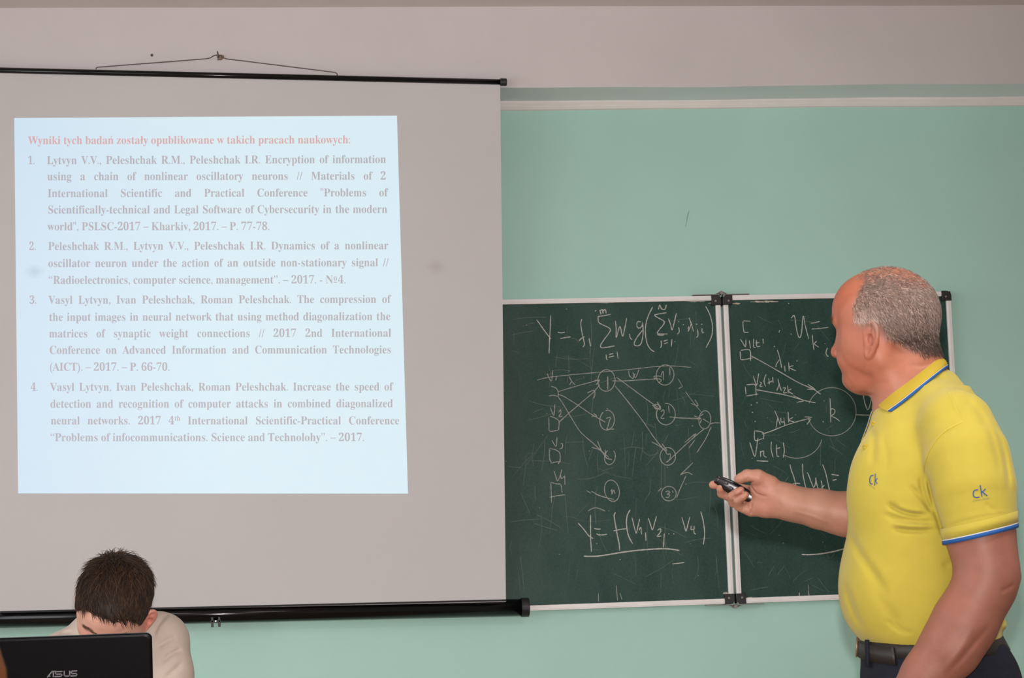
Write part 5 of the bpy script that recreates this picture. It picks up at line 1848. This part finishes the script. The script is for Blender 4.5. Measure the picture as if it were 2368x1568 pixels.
def sub_band(s0, s1, lift, mat, name, thick=2.4):
    ra, rb = [], []
    for a, b in zip(up, lo_c):
        for s, tgt in ((s0, ra), (s1, rb)):
            p = a + (b - a) * s
            o = p - nk
            tgt.append(p + o / np.linalg.norm(o) * (7 * math.sin(math.pi * min(1, s * 0.9 + 0.12)) + lift))
    return band(name, man, ra, rb, thick, mat, collar)


sub_band(0.77, 0.81, 0.6, M['white'], 'white_piping')
sub_band(0.80, 1.0, 0.4, M['blue'], 'blue_trim')

# cuff trim
def cuff_ring(off, grow):
    out = []
    for k in range(56):
        a = 2 * math.pi * k / 56
        d = ax_u * math.cos(a) + ax_w * math.sin(a)
        c = cuff_c + ax_n * off
        lo_r, hi_r = 20.0, 160.0
        for _ in range(26):
            m_ = (lo_r + hi_r) / 2
            p = c + d * m_
            v_ = float(sf(np.array([[[p[0]]]]), np.array([[[p[1]]]]), np.array([[[p[2]]]])).ravel()[0])
            if v_ < 0:
                lo_r = m_
            else:
                hi_r = m_
        out.append(c + d * (lo_r + grow))
    return out


band('white_piping', man, cuff_ring(-3.4, 0.2), cuff_ring(-1.2, 0.4), 1.6, M['white'], shirt, True)
band('blue_trim', man, cuff_ring(-1.4, 0.2), cuff_ring(7.0, 0.6), 2.2, M['blue'], shirt, True)

band('sleeve_band', man, cuff_ring(-28, 0.5), cuff_ring(-3.4, 0.5), 1.2, M['polo'], shirt, True)

# button placket with its blue edge, running down the front contour
fr_pts = [(2021, 950), (2017, 966), (2010, 980), (2003, 1003), (1997, 1025), (1991, 1050), (1987.5, 1072), (1986, 1092)]


def front_at(py, w):
    """front of the chest at height py, w off the middle"""
    a, b = Q(1880, py, w), Q(2140, py, w)
    loc, nr, ix, dist = tree_t.ray_cast(Vector(a), Vector((b - a) / np.linalg.norm(b - a)), 400)
    return (np.array(loc), np.array(nr)) if loc is not None else (a, np.array([-1.0, 0, 0]))


pa, pb, pc = [], [], []
for y in np.linspace(948, 1094, 24):
    for w, tg in ((-14, pa), (16, pb), (24, pc)):
        p, nr = front_at(y, w)
        tg.append(p + nr * 1.6)
band('placket', man, pa, pb, 2.0, M['polo_rib'], shirt)
ea, eb = [], []
for y in np.linspace(951, 1093, 24):
    p, nr = front_at(y, -2)
    ea.append(p - nr * 0.5); eb.append(p + nr * 3.6 + np.array([0, 0, 4.0]))
pe = band('blue_edge', man, ea, eb, 2.0, M['blue'], shirt)
for px, py in ((2021.5, 980.5), (2002, 1034)):
    p, nr = on_shirt(px, py, 1.5)
    if p is None:
        continue
    nr = np.array([-0.45, 0.1, 0.88]); nr /= np.linalg.norm(nr)
    mb = MB(); mb.tube([p - nr * 2, p + nr * 0.8, p + nr * 1.8, p + nr * 1.6, p + nr * 0.6], [6.8, 6.8, 5.6, 4.0, 2.6], 20)
    mb.v = [man.world(q)[0] for q in mb.v]
    mb.build('button', M['polo_rib'], shirt, smooth=True)

# printed lettering on chest and sleeve, laid on the cloth
def print_stroke(mb, pts, w, lift=1.0):
    P = bezier(pts, 6)
    if len(P) == 2:
        P = np.array([P[0] + (P[1] - P[0]) * t for t in np.linspace(0, 1, 6)])
    L, R_ = [], []
    for i, p in enumerate(P):
        d = P[min(i + 1, len(P) - 1)] - P[max(i - 1, 0)]
        d /= np.linalg.norm(d) + 1e-9
        nn = np.array([-d[1], d[0]])
        for s, tg in ((1, L), (-1, R_)):
            q, nr = on_shirt(*(p + nn * s * w / 2), lift)
            if q is None:
                return
            tg.append(q)
    n = len(P)
    v = [man.world(q)[0] for q in L + R_]
    mb.add(v, [(i, i + 1, n + i + 1, n + i) for i in range(n - 1)])


M['seam'] = material('yellow_seam_thread', srgb(184, 160, 40), 0.7)
mb = MB()
print_stroke(mb, [(2226, 976), (2214, 981), (2200, 988), (2180, 1001), (2162, 1022), (2148, 1046), (2138, 1074), (2135, 1096)], 2.0, 0.7)
mb.build('armhole_seam', M['seam'], shirt)
M['print'] = material('blue_print', srgb(34, 70, 126), 0.8)
M['print_small'] = material('grey_green_print', srgb(104, 112, 84), 0.85)
# sleeve: close-up origin (2160, 1080), magnification 5.6
g5 = lambda pts: [(2160 + x / 5.6, 1080 + y / 5.6) for x, y in pts]
mb = MB()
print_stroke(mb, g5([(572, 296), (546, 296), (516, 312), (506, 346), (514, 380), (546, 396), (590, 388)]), 2.6)
print_stroke(mb, g5([(596, 234), (606, 300), (620, 384)]), 2.6)
print_stroke(mb, g5([(666, 284), (640, 308), (612, 332)]), 2.4)
print_stroke(mb, g5([(626, 322), (656, 350), (690, 376)]), 2.6)
lg = mb.build('printed_logo', M['print'], shirt)
lg['label'] = 'blue letters ck printed on the sleeve'
mb = MB()
g6 = lambda pts: [(1900 + x / 2.667, 980 + y / 2.667) for x, y in pts]
print_stroke(mb, g6([(322, 318), (306, 322), (298, 345), (302, 368), (316, 372)]), 2.4)
print_stroke(mb, g6([(332, 308), (331, 345), (328, 382)]), 2.0)
print_stroke(mb, g6([(345, 336), (338, 346), (331, 356)]), 1.8)
print_stroke(mb, g6([(333, 354), (339, 362), (344, 372)]), 1.8)
lg = mb.build('printed_logo', M['print'], shirt)
lg['label'] = 'blue letters ck printed on the chest'


def print_word(word, p0, p1, hgt, name):
    v, f, w = text_flat(word, True)
    p0, p1 = np.array(p0, float), np.array(p1, float)
    d = (p1 - p0) / w
    up_ = np.array([d[1], -d[0]]); up_ /= np.linalg.norm(up_)
    V = []
    for a, b in v:
        q, nr = on_shirt(*(p0 + d * a + up_ * b * hgt / 0.72), 0.9)
        if q is None:
            return
        V.append(man.world(q)[0])
    o = mesh_obj(name, V, f, M['print_small'], shirt)
    return o


print_word('Calvin Klein', (2250, 1161), (2289, 1153.5), 4.6, 'printed_word')
print_word('Calvin Klein', (2008.5, 1121.5), (2023.5, 1132.5), 4.0, 'printed_word')

# ---- trousers, belt, shoes
M['trouser'] = material('dark_navy_cotton', srgb(30, 32, 42), 0.85, noise=(60, 0.10), bump=(700, 0.2, 0.002), spec=0.15)
M['belt'] = material('dark_brown_leather', srgb(27, 21, 18), 0.55, noise=(40, 0.15))
M['shoe'] = material('black_shoe_leather', srgb(24, 22, 21), 0.35)
hip_y = [(1450, 2003, 2308, 196), (1478, 1990, 2322, 206), (1500, 1988, 2334, 211), (1520, 1990, 2345, 214), (1568, 1989, 2361, 216), (1640, 1994, 2366, 216), (1700, 2003, 2356, 212)]
hl = []
for y, a, b, hw in hip_y:
    qa, qb = Q(a, y, 0), Q(b, y, 0)
    hl.append(((qa[1] + qb[1]) / 2, qa[0], qb[0], hw, 0))
hips = loft(hl, 2.3)
P_ = Field([-220, -1820, -330], [320, -360, 330], 6.0)
P_.add(hips, 6)
foot = {}
for s in (1, -1):
    hipj = Q(2170, 1690, 105 * s)
    fl = hipj + down * ((man.world(hipj)[0][2]) / man.S)
    foot[s] = fl + np.array([(-25 if s > 0 else 30), 0, 0])
    ank = foot[s] - down * 70
    knee = (hipj + ank) / 2 + np.array([-12, 20, 0])
    chain(P_, [(hipj, 112), (hipj * .55 + knee * .45, 98), (knee, 82), (ank, 66)], 30)
P_.add(ell(Q(2290, 1600, 80), (62, 95, 90)), 40)
# pocket seam and seat folds
crease(P_, [Q(2300, 1482, 150)[:2], Q(2330, 1487, 150)[:2]], 3, 5, 0)
crease(P_, [Q(2250, 1556, 200)[:2], Q(2300, 1552, 200)[:2], Q(2356, 1548, 150)[:2]], 3, 5, 0)
trous, PV, PQ = field_mesh('trousers', P_, man, M['trouser'], lect)
del P_
for s in (1, -1):
    c = foot[s] - down * 38
    S_ = Field(np.array(c) - 260, np.array(c) + 200, 6.0)
    A_ = np.array([[1, 0, 0], -down - np.array([1, 0, 0]) * (-down[0]), [0, 0, 1]])
    S_.add(cap(c + np.array([30, 0, 0]), c + np.array([-95, 0, 0]) + down * 4, 36, 36), 8)
    S_.add(cap(c + np.array([-95, 0, 0]) + down * 4, c + np.array([-165, 0, 0]) + down * 10, 38, 26), 12)
    S_.add(cap(c + np.array([22, 0, 0]), c - down * 34, 40, 44), 14)
    S_.add((lambda X, Y, Z: (X - foot[s][0]) * down[0] + (Y - foot[s][1]) * down[1] + (Z - foot[s][2]) * down[2], c - 260, c + 200), 0.5, 'i') if False else None
    cutp = lambda X, Y, Z, fo=foot[s]: -((X - fo[0]) * down[0] + (Y - fo[1]) * down[1] + (Z - fo[2]) * down[2])
    S_.add((cutp, np.array(c) - 260, np.array(c) + 200), 1.0, 's')
    field_mesh('shoe', S_, man, M['shoe'], lect)
    del S_


def belt_ring(yf, yb, off, n=72, t0=0, t1=360):
    """ring round the waist whose height runs from yf at the front to yb at the back"""
    out = []
    for k in range(n if t1 - t0 == 360 else n + 1):
        a = math.radians(t0 + (t1 - t0) * k / n)           # 0 = front (-u), 90 = near side (+w)
        fx = (1 - math.cos(a)) / 2
        y = yf + (yb - yf) * (1 - (1 - fx) ** 1.6)
        v = Q(2150, y, 0)[1] + 0.0
        uf, ub, hw, wc = hips[0].sec(v)
        uc, ua = (uf + ub) / 2, (ub - uf) / 2
        e_ = 2 / 2.3
        cu, su = -math.cos(a), math.sin(a)
        x = uc + (ua + off) * math.copysign(abs(cu) ** e_, cu)
        z = wc + (hw + off) * math.copysign(abs(su) ** e_, su)
        # image rows tilt slightly: follow the pixel row
        out.append(np.array([x, v, z]))
    return out


band('belt', man, belt_ring(1476, 1459, 2), belt_ring(1514, 1498, 3), 5, M['belt'], trous, True)
band('belt_tail', man, belt_ring(1482, 1484, 7, 20, 8, 62), belt_ring(1518, 1530, 7, 20, 8, 62), 4, M['belt'], trous)
for a0 in (33, 115, 245, 327):
    band('belt_loop', man, belt_ring(1474, 1455, 12, 4, a0 - 2.2, a0 + 2.2), belt_ring(1536, 1512, 11, 4, a0 - 2.2, a0 + 2.2), 4, M['trouser'], trous)
# buckle frame at the front
fa = [belt_ring(1474, 1462, 11, 2, t, t + 1)[0] for t in (-14, 11)]
fb_ = [belt_ring(1516, 1500, 11, 2, t, t + 1)[0] for t in (-14, 11)]
mb = MB(); mb.tube([fa[0], fa[1], fb_[1], fb_[0], fa[0]], 2.4, 8)
mb.v = [man.world(p)[0] for p in mb.v]
M['brass'] = material('worn_brass', srgb(150, 120, 96), 0.4, metal=0.7)
mb.build('buckle', M['brass'], trous, smooth=True)

# ---- the remote in his right hand
ra, rb_ = h(1661, 1110.5, 9), h(1738, 1152, 7)
rc_dir = (rb_ - ra) / np.linalg.norm(rb_ - ra)
rside = np.cross(np.array([0, 0, 1.0]), rc_dir); rside /= np.linalg.norm(rside)
rout = np.cross(rc_dir, rside)
if rout[2] < 0:
    rout, rside = -rout, -rside
remote = thing('presentation_remote', 'small glossy black presentation remote held in the man\'s right hand', 'remote control', man.world((ra + rb_) / 2)[0])
RL = np.linalg.norm(rb_ - ra)
RF_ = Field(np.minimum(ra, rb_) - 30, np.maximum(ra, rb_) + 30, 1.3)


def remote_fn(X, Y, Z):
    x = (X - ra[0]) * rc_dir[0] + (Y - ra[1]) * rc_dir[1] + (Z - ra[2]) * rc_dir[2]
    y = (X - ra[0]) * rside[0] + (Y - ra[1]) * rside[1] + (Z - ra[2]) * rside[2]
    z = (X - ra[0]) * rout[0] + (Y - ra[1]) * rout[1] + (Z - ra[2]) * rout[2]
    s = np.clip(x / RL, 0, 1)
    wd = np.interp(s, [0, .12, .35, .6, .85, 1], [10.5, 13.5, 16, 15.5, 14.5, 12])
    th = np.interp(s, [0, .2, .5, 1], [6.5, 8.5, 9, 8])
    xe = np.maximum(np.maximum(-x, x - RL), 0)
    k = ((np.abs(y) / wd) ** 2.6 + (np.abs(z) / th) ** 2.6 + (xe / 10.0) ** 2.6) ** (1 / 2.6)
    return (k - 1) * th


RF_.add((remote_fn, np.minimum(ra, rb_) - 24, np.maximum(ra, rb_) + 24), 2)
M['remote'] = material('glossy_black_plastic', srgb(14, 13, 16), 0.27, spec=0.4)
field_mesh('remote_shell', RF_, man, M['remote'], remote)
M['remote_btn'] = material('grey_button', srgb(60, 58, 64), 0.25)
for s, yv, L_, wv_ in ((0.22, 3, 7, 3.6), (0.40, -2, 7, 4.2), (0.60, 1, 4, 3)):
    c = ra + rc_dir * RL * s + rside * yv + rout * 8.6
    mb = MB()
    ring = [c + rc_dir * L_ * math.cos(t) + rside * wv_ * math.sin(t) for t in np.linspace(0, 6.2832, 17)[:-1]]
    vv = [p - rout * 2 for p in ring] + [p + rout * 0.5 for p in ring] + [c + rout * 1.3]
    ff = [(k, (k + 1) % 16, 16 + (k + 1) % 16, 16 + k) for k in range(16)] + [(16 + k, 16 + (k + 1) % 16, 32) for k in range(16)]
    fig_mesh('button', man, vv, ff, M['remote_btn'], remote)

# ---------------------------------------------------------------- the young person bent over the laptop
boy = Figure(265, 1390, 5.55)
K = boy.q
bdown = boy.local(boy.O + np.array([0, 0, -1.0]) * boy.S); bdown /= np.linalg.norm(bdown)
bl = boy.world(np.array([0, 0, -150.0]))[0].copy(); bl[2] = 0
yng = thing('person', 'young dark-haired person in a beige top, head bowed behind the laptop', 'person', bl)
g = 0.80
pt = math.radians(50)
yw = math.radians(-20)
BR2 = head_frame((math.sin(yw) * math.cos(pt), -math.sin(pt), math.cos(yw) * math.cos(pt)), (0.02, math.cos(pt), math.sin(pt)))
bo = K(262, 1405, 0)
Y_ = Field([-330, -480, -260], [330, 150, 330], 3.2)
BP = sculpt_head(Y_, bo, BR2, g, plump=0.94, ear=0.85)
Y_.add(cap(bo + np.array([6, -20, -80]), K(262, 1490, -150), 50, 58), 26)
Y_.add(cap(K(262, 1500, -150), K(262, 1760, -170), 90, 105), 40)
Y_.add(cap(K(165, 1535, -140), K(365, 1510, -135), 40, 44), 40)
# arms down to the keyboard
wrl, wrr = boy.local(np.array([lx1 - 0.10, hinge[1] + 0.17, DESK_Z + 0.075])), boy.local(np.array([lx1 - 0.28, hinge[1] + 0.17, DESK_Z + 0.075]))
elr, ell_ = K(110, 1690, -60), K(395, 1690, -60)
chain(Y_, [(K(140, 1535, -130), 42), (elr, 42), (wrr, 27)], 20)
chain(Y_, [(K(380, 1510, -130), 44), (ell_, 42), (wrl, 27)], 20)
for wr, s in ((wrl, 1), (wrr, -1)):
    c = wr + np.array([0, 0, 30])
    Y_.add(ell(c + np.array([0, -4, 18]), (36, 16, 42)), 12)
    for k, (dx, L_) in enumerate(((-24, 58), (-8, 68), (9, 64), (24, 48))):
        b0 = c + np.array([dx, -2, 46])
        chain(Y_, [(b0, 10), (b0 + np.array([dx * .1, 10, L_ * .5]), 9), (b0 + np.array([dx * .12, -8, L_]), 7.5)], 5)
    chain(Y_, [(c + np.array([-30 * s, 0, 10]), 13), (c + np.array([-50 * s, -4, 36]), 10), (c + np.array([-50 * s, -8, 62]), 8)], 7)


def boy_skin(V):
    c = np.tile(lin(214, 164, 144), (len(V), 1))
    L = ((V - bo) @ BR2.T) / g
    for p, r_, k in (((0, 100, -25), 48, .7), ((0, -100, -25), 48, .7), ((130, 0, -50), 26, .4), ((100, 45, -40), 40, .3), ((100, -45, -40), 40, .3)):
        c = c + (lin(216, 122, 112) - c) * k * blob(L, np.array(p, float), r_)
    return c


yb, YV, YQ = field_mesh('body', Y_, boy, M['skin'], yng, boy_skin)
del Y_
tree_y = bvh_of(YV, YQ)
YN = tri_normals(YV, YQ)
# hair: a thick cap plus tousled locks
Ly = ((YV - bo) @ BR2.T) / g


def boy_mask(L):
    f_, l, c = L[:, 0], np.abs(L[:, 1]), L[:, 2]
    hair_low = np.where(f_ > 10, 58 + 0.25 * np.clip(f_ - 60, 0, 60) - 0.75 * np.clip(l - 58, 0, 60) * 1.2, np.where(f_ > -12, -12, -12 - 0.8 * np.clip(-f_ - 12, 0, 90)))
    m = (c > hair_low) & (f_ < 112)
    side = (l > 62) & (f_ > 6) & (f_ < 44) & (c > -20)
    return m | side


earm = ((np.abs(Ly[:, 1]) > 86) & (Ly[:, 2] < 14) & (Ly[:, 0] > -42))
bm_ = boy_mask(Ly) & ~earm & (((YV - bo) ** 2).sum(1) < (175 * g) ** 2)
HC = Field(bo - 165, bo + 165, 2.6)
HC.add(ell(bo + g * (-8 * BR2[0] + 42 * BR2[2]), np.array((127, 102, 106)) * g, BR2), 8)
HC.add(ell(bo + g * (56 * BR2[0] + 58 * BR2[2]), np.array((62, 80, 58)) * g, BR2), 24)
HC.add(ell(bo + g * (-62 * BR2[0] + 18 * BR2[2]), np.array((72, 88, 82)) * g, BR2), 24)
# cut away the face and ears
HC.add(ell(bo + g * (118 * BR2[0] - 34 * BR2[1] + 14 * BR2[2]), np.array((66, 112, 82)) * g, BR2), 6, 's')
HC.add(ell(bo + g * (116 * BR2[0] + 46 * BR2[1] + 8 * BR2[2]), np.array((64, 70, 78)) * g, BR2), 6, 's')
HC.add(ell(bo + g * (40 * BR2[0] - 84 * BR2[2]), np.array((130, 130, 74)) * g, BR2), 8, 's')
HC.add(ell(bo + g * (2 * BR2[0] + 106 * BR2[1] - 26 * BR2[2]), np.array((38, 34, 50)) * g, BR2), 4, 's')
HC.add(ell(bo + g * (0 * BR2[0] - 108 * BR2[1] - 52 * BR2[2]), np.array((38, 34, 48)) * g, BR2), 4, 's')
rgb_h = lambda V: np.tile(lin(40, 29, 23), (len(V), 1))
hair2, HV, HQ = field_mesh('hair', HC, boy, M['hair'], yng, rgb_h)
del HC
HN = tri_normals(HV, HQ)
Lh = ((HV - bo) @ BR2.T) / g
tree_h = bvh_of(HV, HQ)
rg = np.random.default_rng(12)
ok = (HN * (HV - bo)).sum(1) > 0.3 * np.linalg.norm(HV - bo, axis=1)
wgt = ok * (0.35 + 0.65 * (Lh[:, 2] > 20))
pk = rg.choice(len(HV), 4600, p=wgt / wgt.sum())
ro, no = HV[pk] + rg.normal(0, 1, (len(pk), 3)), HN[pk]
Lp = Lh[pk]
whorl = np.array([-70, -10, 105.0])
dh = Lp - whorl
dh = dh / (np.linalg.norm(dh, axis=1, keepdims=True) + 1e-6)
dh[:, 1] += 0.45 * np.clip(Lp[:, 0] / 80, -0.3, 1) * 0.6              # fringe swept across
dwh = dh @ BR2
clump = np.sin(ro @ np.array([0.09, 0.05, 0.07]))[:, None] * 0.25
dwh = dwh + clump * np.cross(no, dwh) + rg.normal(0, 0.16, dwh.shape)
topm = np.clip((ro[:, 1] - bo[1] - 50) / 40, 0, 1)                       # locks standing up along the outline
dwh = dwh + topm[:, None] * rg.uniform(0, 1, (len(pk), 1)) * np.array([0.25, 0.75, 0.1])
lens = rg.uniform(24, 50, len(pk)) * (1 - 0.35 * (Lp[:, 2] < 10)) * (1 - 0.45 * (Lp[:, 0] > 50))
lifts = rg.uniform(1.5, 6.5, len(pk)) + topm * rg.uniform(0, 16, len(pk)) ** 1.0
cb_ = np.array([lin(58, 42, 31), lin(34, 25, 20), lin(80, 58, 40)])[rg.choice(3, len(pk), p=[.45, .35, .20])] * rg.uniform(.8, 1.2, (len(pk), 1))
strands('locks', ro, dwh, no, lens, rg.uniform(0.6, 1.3, len(pk)), lifts, 0.10, boy, M['hair'], hair2, tree_h, cb_, 21, 5)
# ragged fringe hanging over the forehead, swept to one side
wf = (Lh[:, 0] > 52) & (Lh[:, 2] > 72) & ok
pk = rg.choice(np.flatnonzero(wf), 620)
ro, no = HV[pk], HN[pk]
tuft = np.floor(Lh[pk, 1] / 13.0)
th_ = np.sin(tuft * 2.7)[:, None]
dl2 = np.stack([np.full(len(pk), 0.55), 0.35 + 0.35 * th_[:, 0], np.full(len(pk), -0.75)], 1)
strands('fringe', ro, dl2 @ BR2 + rg.normal(0, .07, (len(pk), 3)), no, (20 + 9 * th_[:, 0]) * rg.uniform(.7, 1.15, len(pk)), rg.uniform(0.6, 1.2, len(pk)), rg.uniform(6, 10, len(pk)), 0.06, boy, M['hair'], hair2, tree_y,
        np.array([lin(58, 42, 31), lin(36, 27, 21), lin(76, 55, 40)])[rg.choice(3, len(pk))], 41, 5)
# eyebrows
nb = 260
sd = np.where(rg.random(nb) < .5, 1, -1); bf = rg.uniform(0, 1, nb)
er = np.array([BP(118 - 16 * t, s * (12 + 46 * t), 20 + 6 * math.sin(3 * t) + rg.normal(0, 3)) for t, s in zip(bf, sd)])
ee, en = [], []
for p in er:
    loc, nr, ix, d_ = tree_y.find_nearest(Vector(p)); ee.append(np.array(loc)); en.append(np.array(nr))
ed = np.array([(-0.3 * BR2[0] + s * BR2[1] + 0.2 * BR2[2]) for s in sd]) + rg.normal(0, .2, (nb, 3))
strands('eyebrows', np.array(ee), ed, np.array(en), rg.uniform(8, 12, nb), np.full(nb, 0.42), np.full(nb, 1.6), 0.08, boy, M['hair'], yng, tree_y, np.tile(lin(96, 66, 50), (nb, 1)), 31, 3)

# beige top
M['beige'] = material('beige_jersey', srgb(190, 176, 164), 0.9, noise=(25, 0.04), bump=(600, 0.2, 0.002), spec=0.15, sheen=0.1)
C2 = Field([-340, -490, -290], [340, 60, 90], 3.4)
C2.add(cap(K(262, 1520, -165), K(262, 1760, -180), 128, 120), 30)
C2.add(cap(K(175, 1522, -150), K(362, 1490, -150), 62, 70), 30)
C2.add(cap(K(215, 1490, -190), K(320, 1472, -190), 50, 58), 30)
lsh, rsh = K(372, 1482, -125), K(142, 1520, -135)
chain(C2, [(lsh, 66), (K(384, 1560, -100), 60), (K(392, 1690, -58), 52)], 26)
chain(C2, [(rsh, 58), (K(122, 1580, -110), 56), (K(110, 1690, -58), 52)], 26)
chain(C2, [(K(392, 1690, -58), 50), (ell_ * .45 + wrl * .55, 40), (wrl * .9 + ell_ * .1, 34)], 16)
chain(C2, [(K(110, 1690, -58), 50), (elr * .45 + wrr * .55, 40), (wrr * .9 + elr * .1, 34)], 16)
for pts, a_, sg in (([(352, 1480), (362, 1450), (380, 1428), (396, 1420)], 4.5, 5), ([(358, 1500), (380, 1484), (410, 1470)], 4, 6), ([(368, 1535), (395, 1512), (422, 1500)], 4.5, 6), ([(378, 1570), (400, 1550), (424, 1528)], 3.5, 6),
                    ([(135, 1472), (150, 1464), (172, 1462)], 3, 4)):
    crease(C2, [K(x, y, -100)[:2] for x, y in pts], a_ * 1.5, sg, -140)
# collarless neck opening
C2.add(cap(bo + np.array([6, -30, -70]), K(262, 1470, -130), 58, 62), 8, 's')
field_mesh('top', C2, boy, M['beige'], yng)
del C2
# seated legs under the desk
Lg = Field([-330, -1420, -420], [330, -330, 620], 7.0)
seat = boy.local(np.array([bl[0], -2.05, 0.568]))
Lg.add(cap(seat + np.array([-70, 0, 0]), seat + np.array([70, 0, 0]), 90, 90), 40)
tow = boy.local(boy.O + np.array([0, -1.0, 0]) * boy.S); tow /= np.linalg.norm(tow)
shoes = []
for s in (-1, 1):
    kn = seat + tow * 430 + np.array([85 * s, 0, 0]) - bdown * 0
    hgt = (boy.world(kn)[0][2]) / boy.S
    an = kn + bdown * (hgt - 70)
    chain(Lg, [(seat + np.array([75 * s, 0, 0]), 84), (kn, 62), (an, 45)], 24)
    shoes.append(an)
Lg.add(cap(seat, seat - bdown * 150, 105, 110), 40)
field_mesh('trousers', Lg, boy, M['trouser'], yng)
del Lg
for an in shoes:
    S_ = Field(an - 230, an + 230, 6.0)
    S_.add(cap(an + bdown * 38 - tow * 25, an + bdown * 40 + tow * 110, 34, 32), 8)
    S_.add(cap(an + bdown * 30, an, 38, 44), 12)
    fo = an + bdown * 69
    S_.add((lambda X, Y, Z, fo=fo: -((X - fo[0]) * bdown[0] + (Y - fo[1]) * bdown[1] + (Z - fo[2]) * bdown[2]), an - 230, an + 230), 1.0, 's')
    field_mesh('shoe', S_, boy, M['shoe'], yng)
    del S_
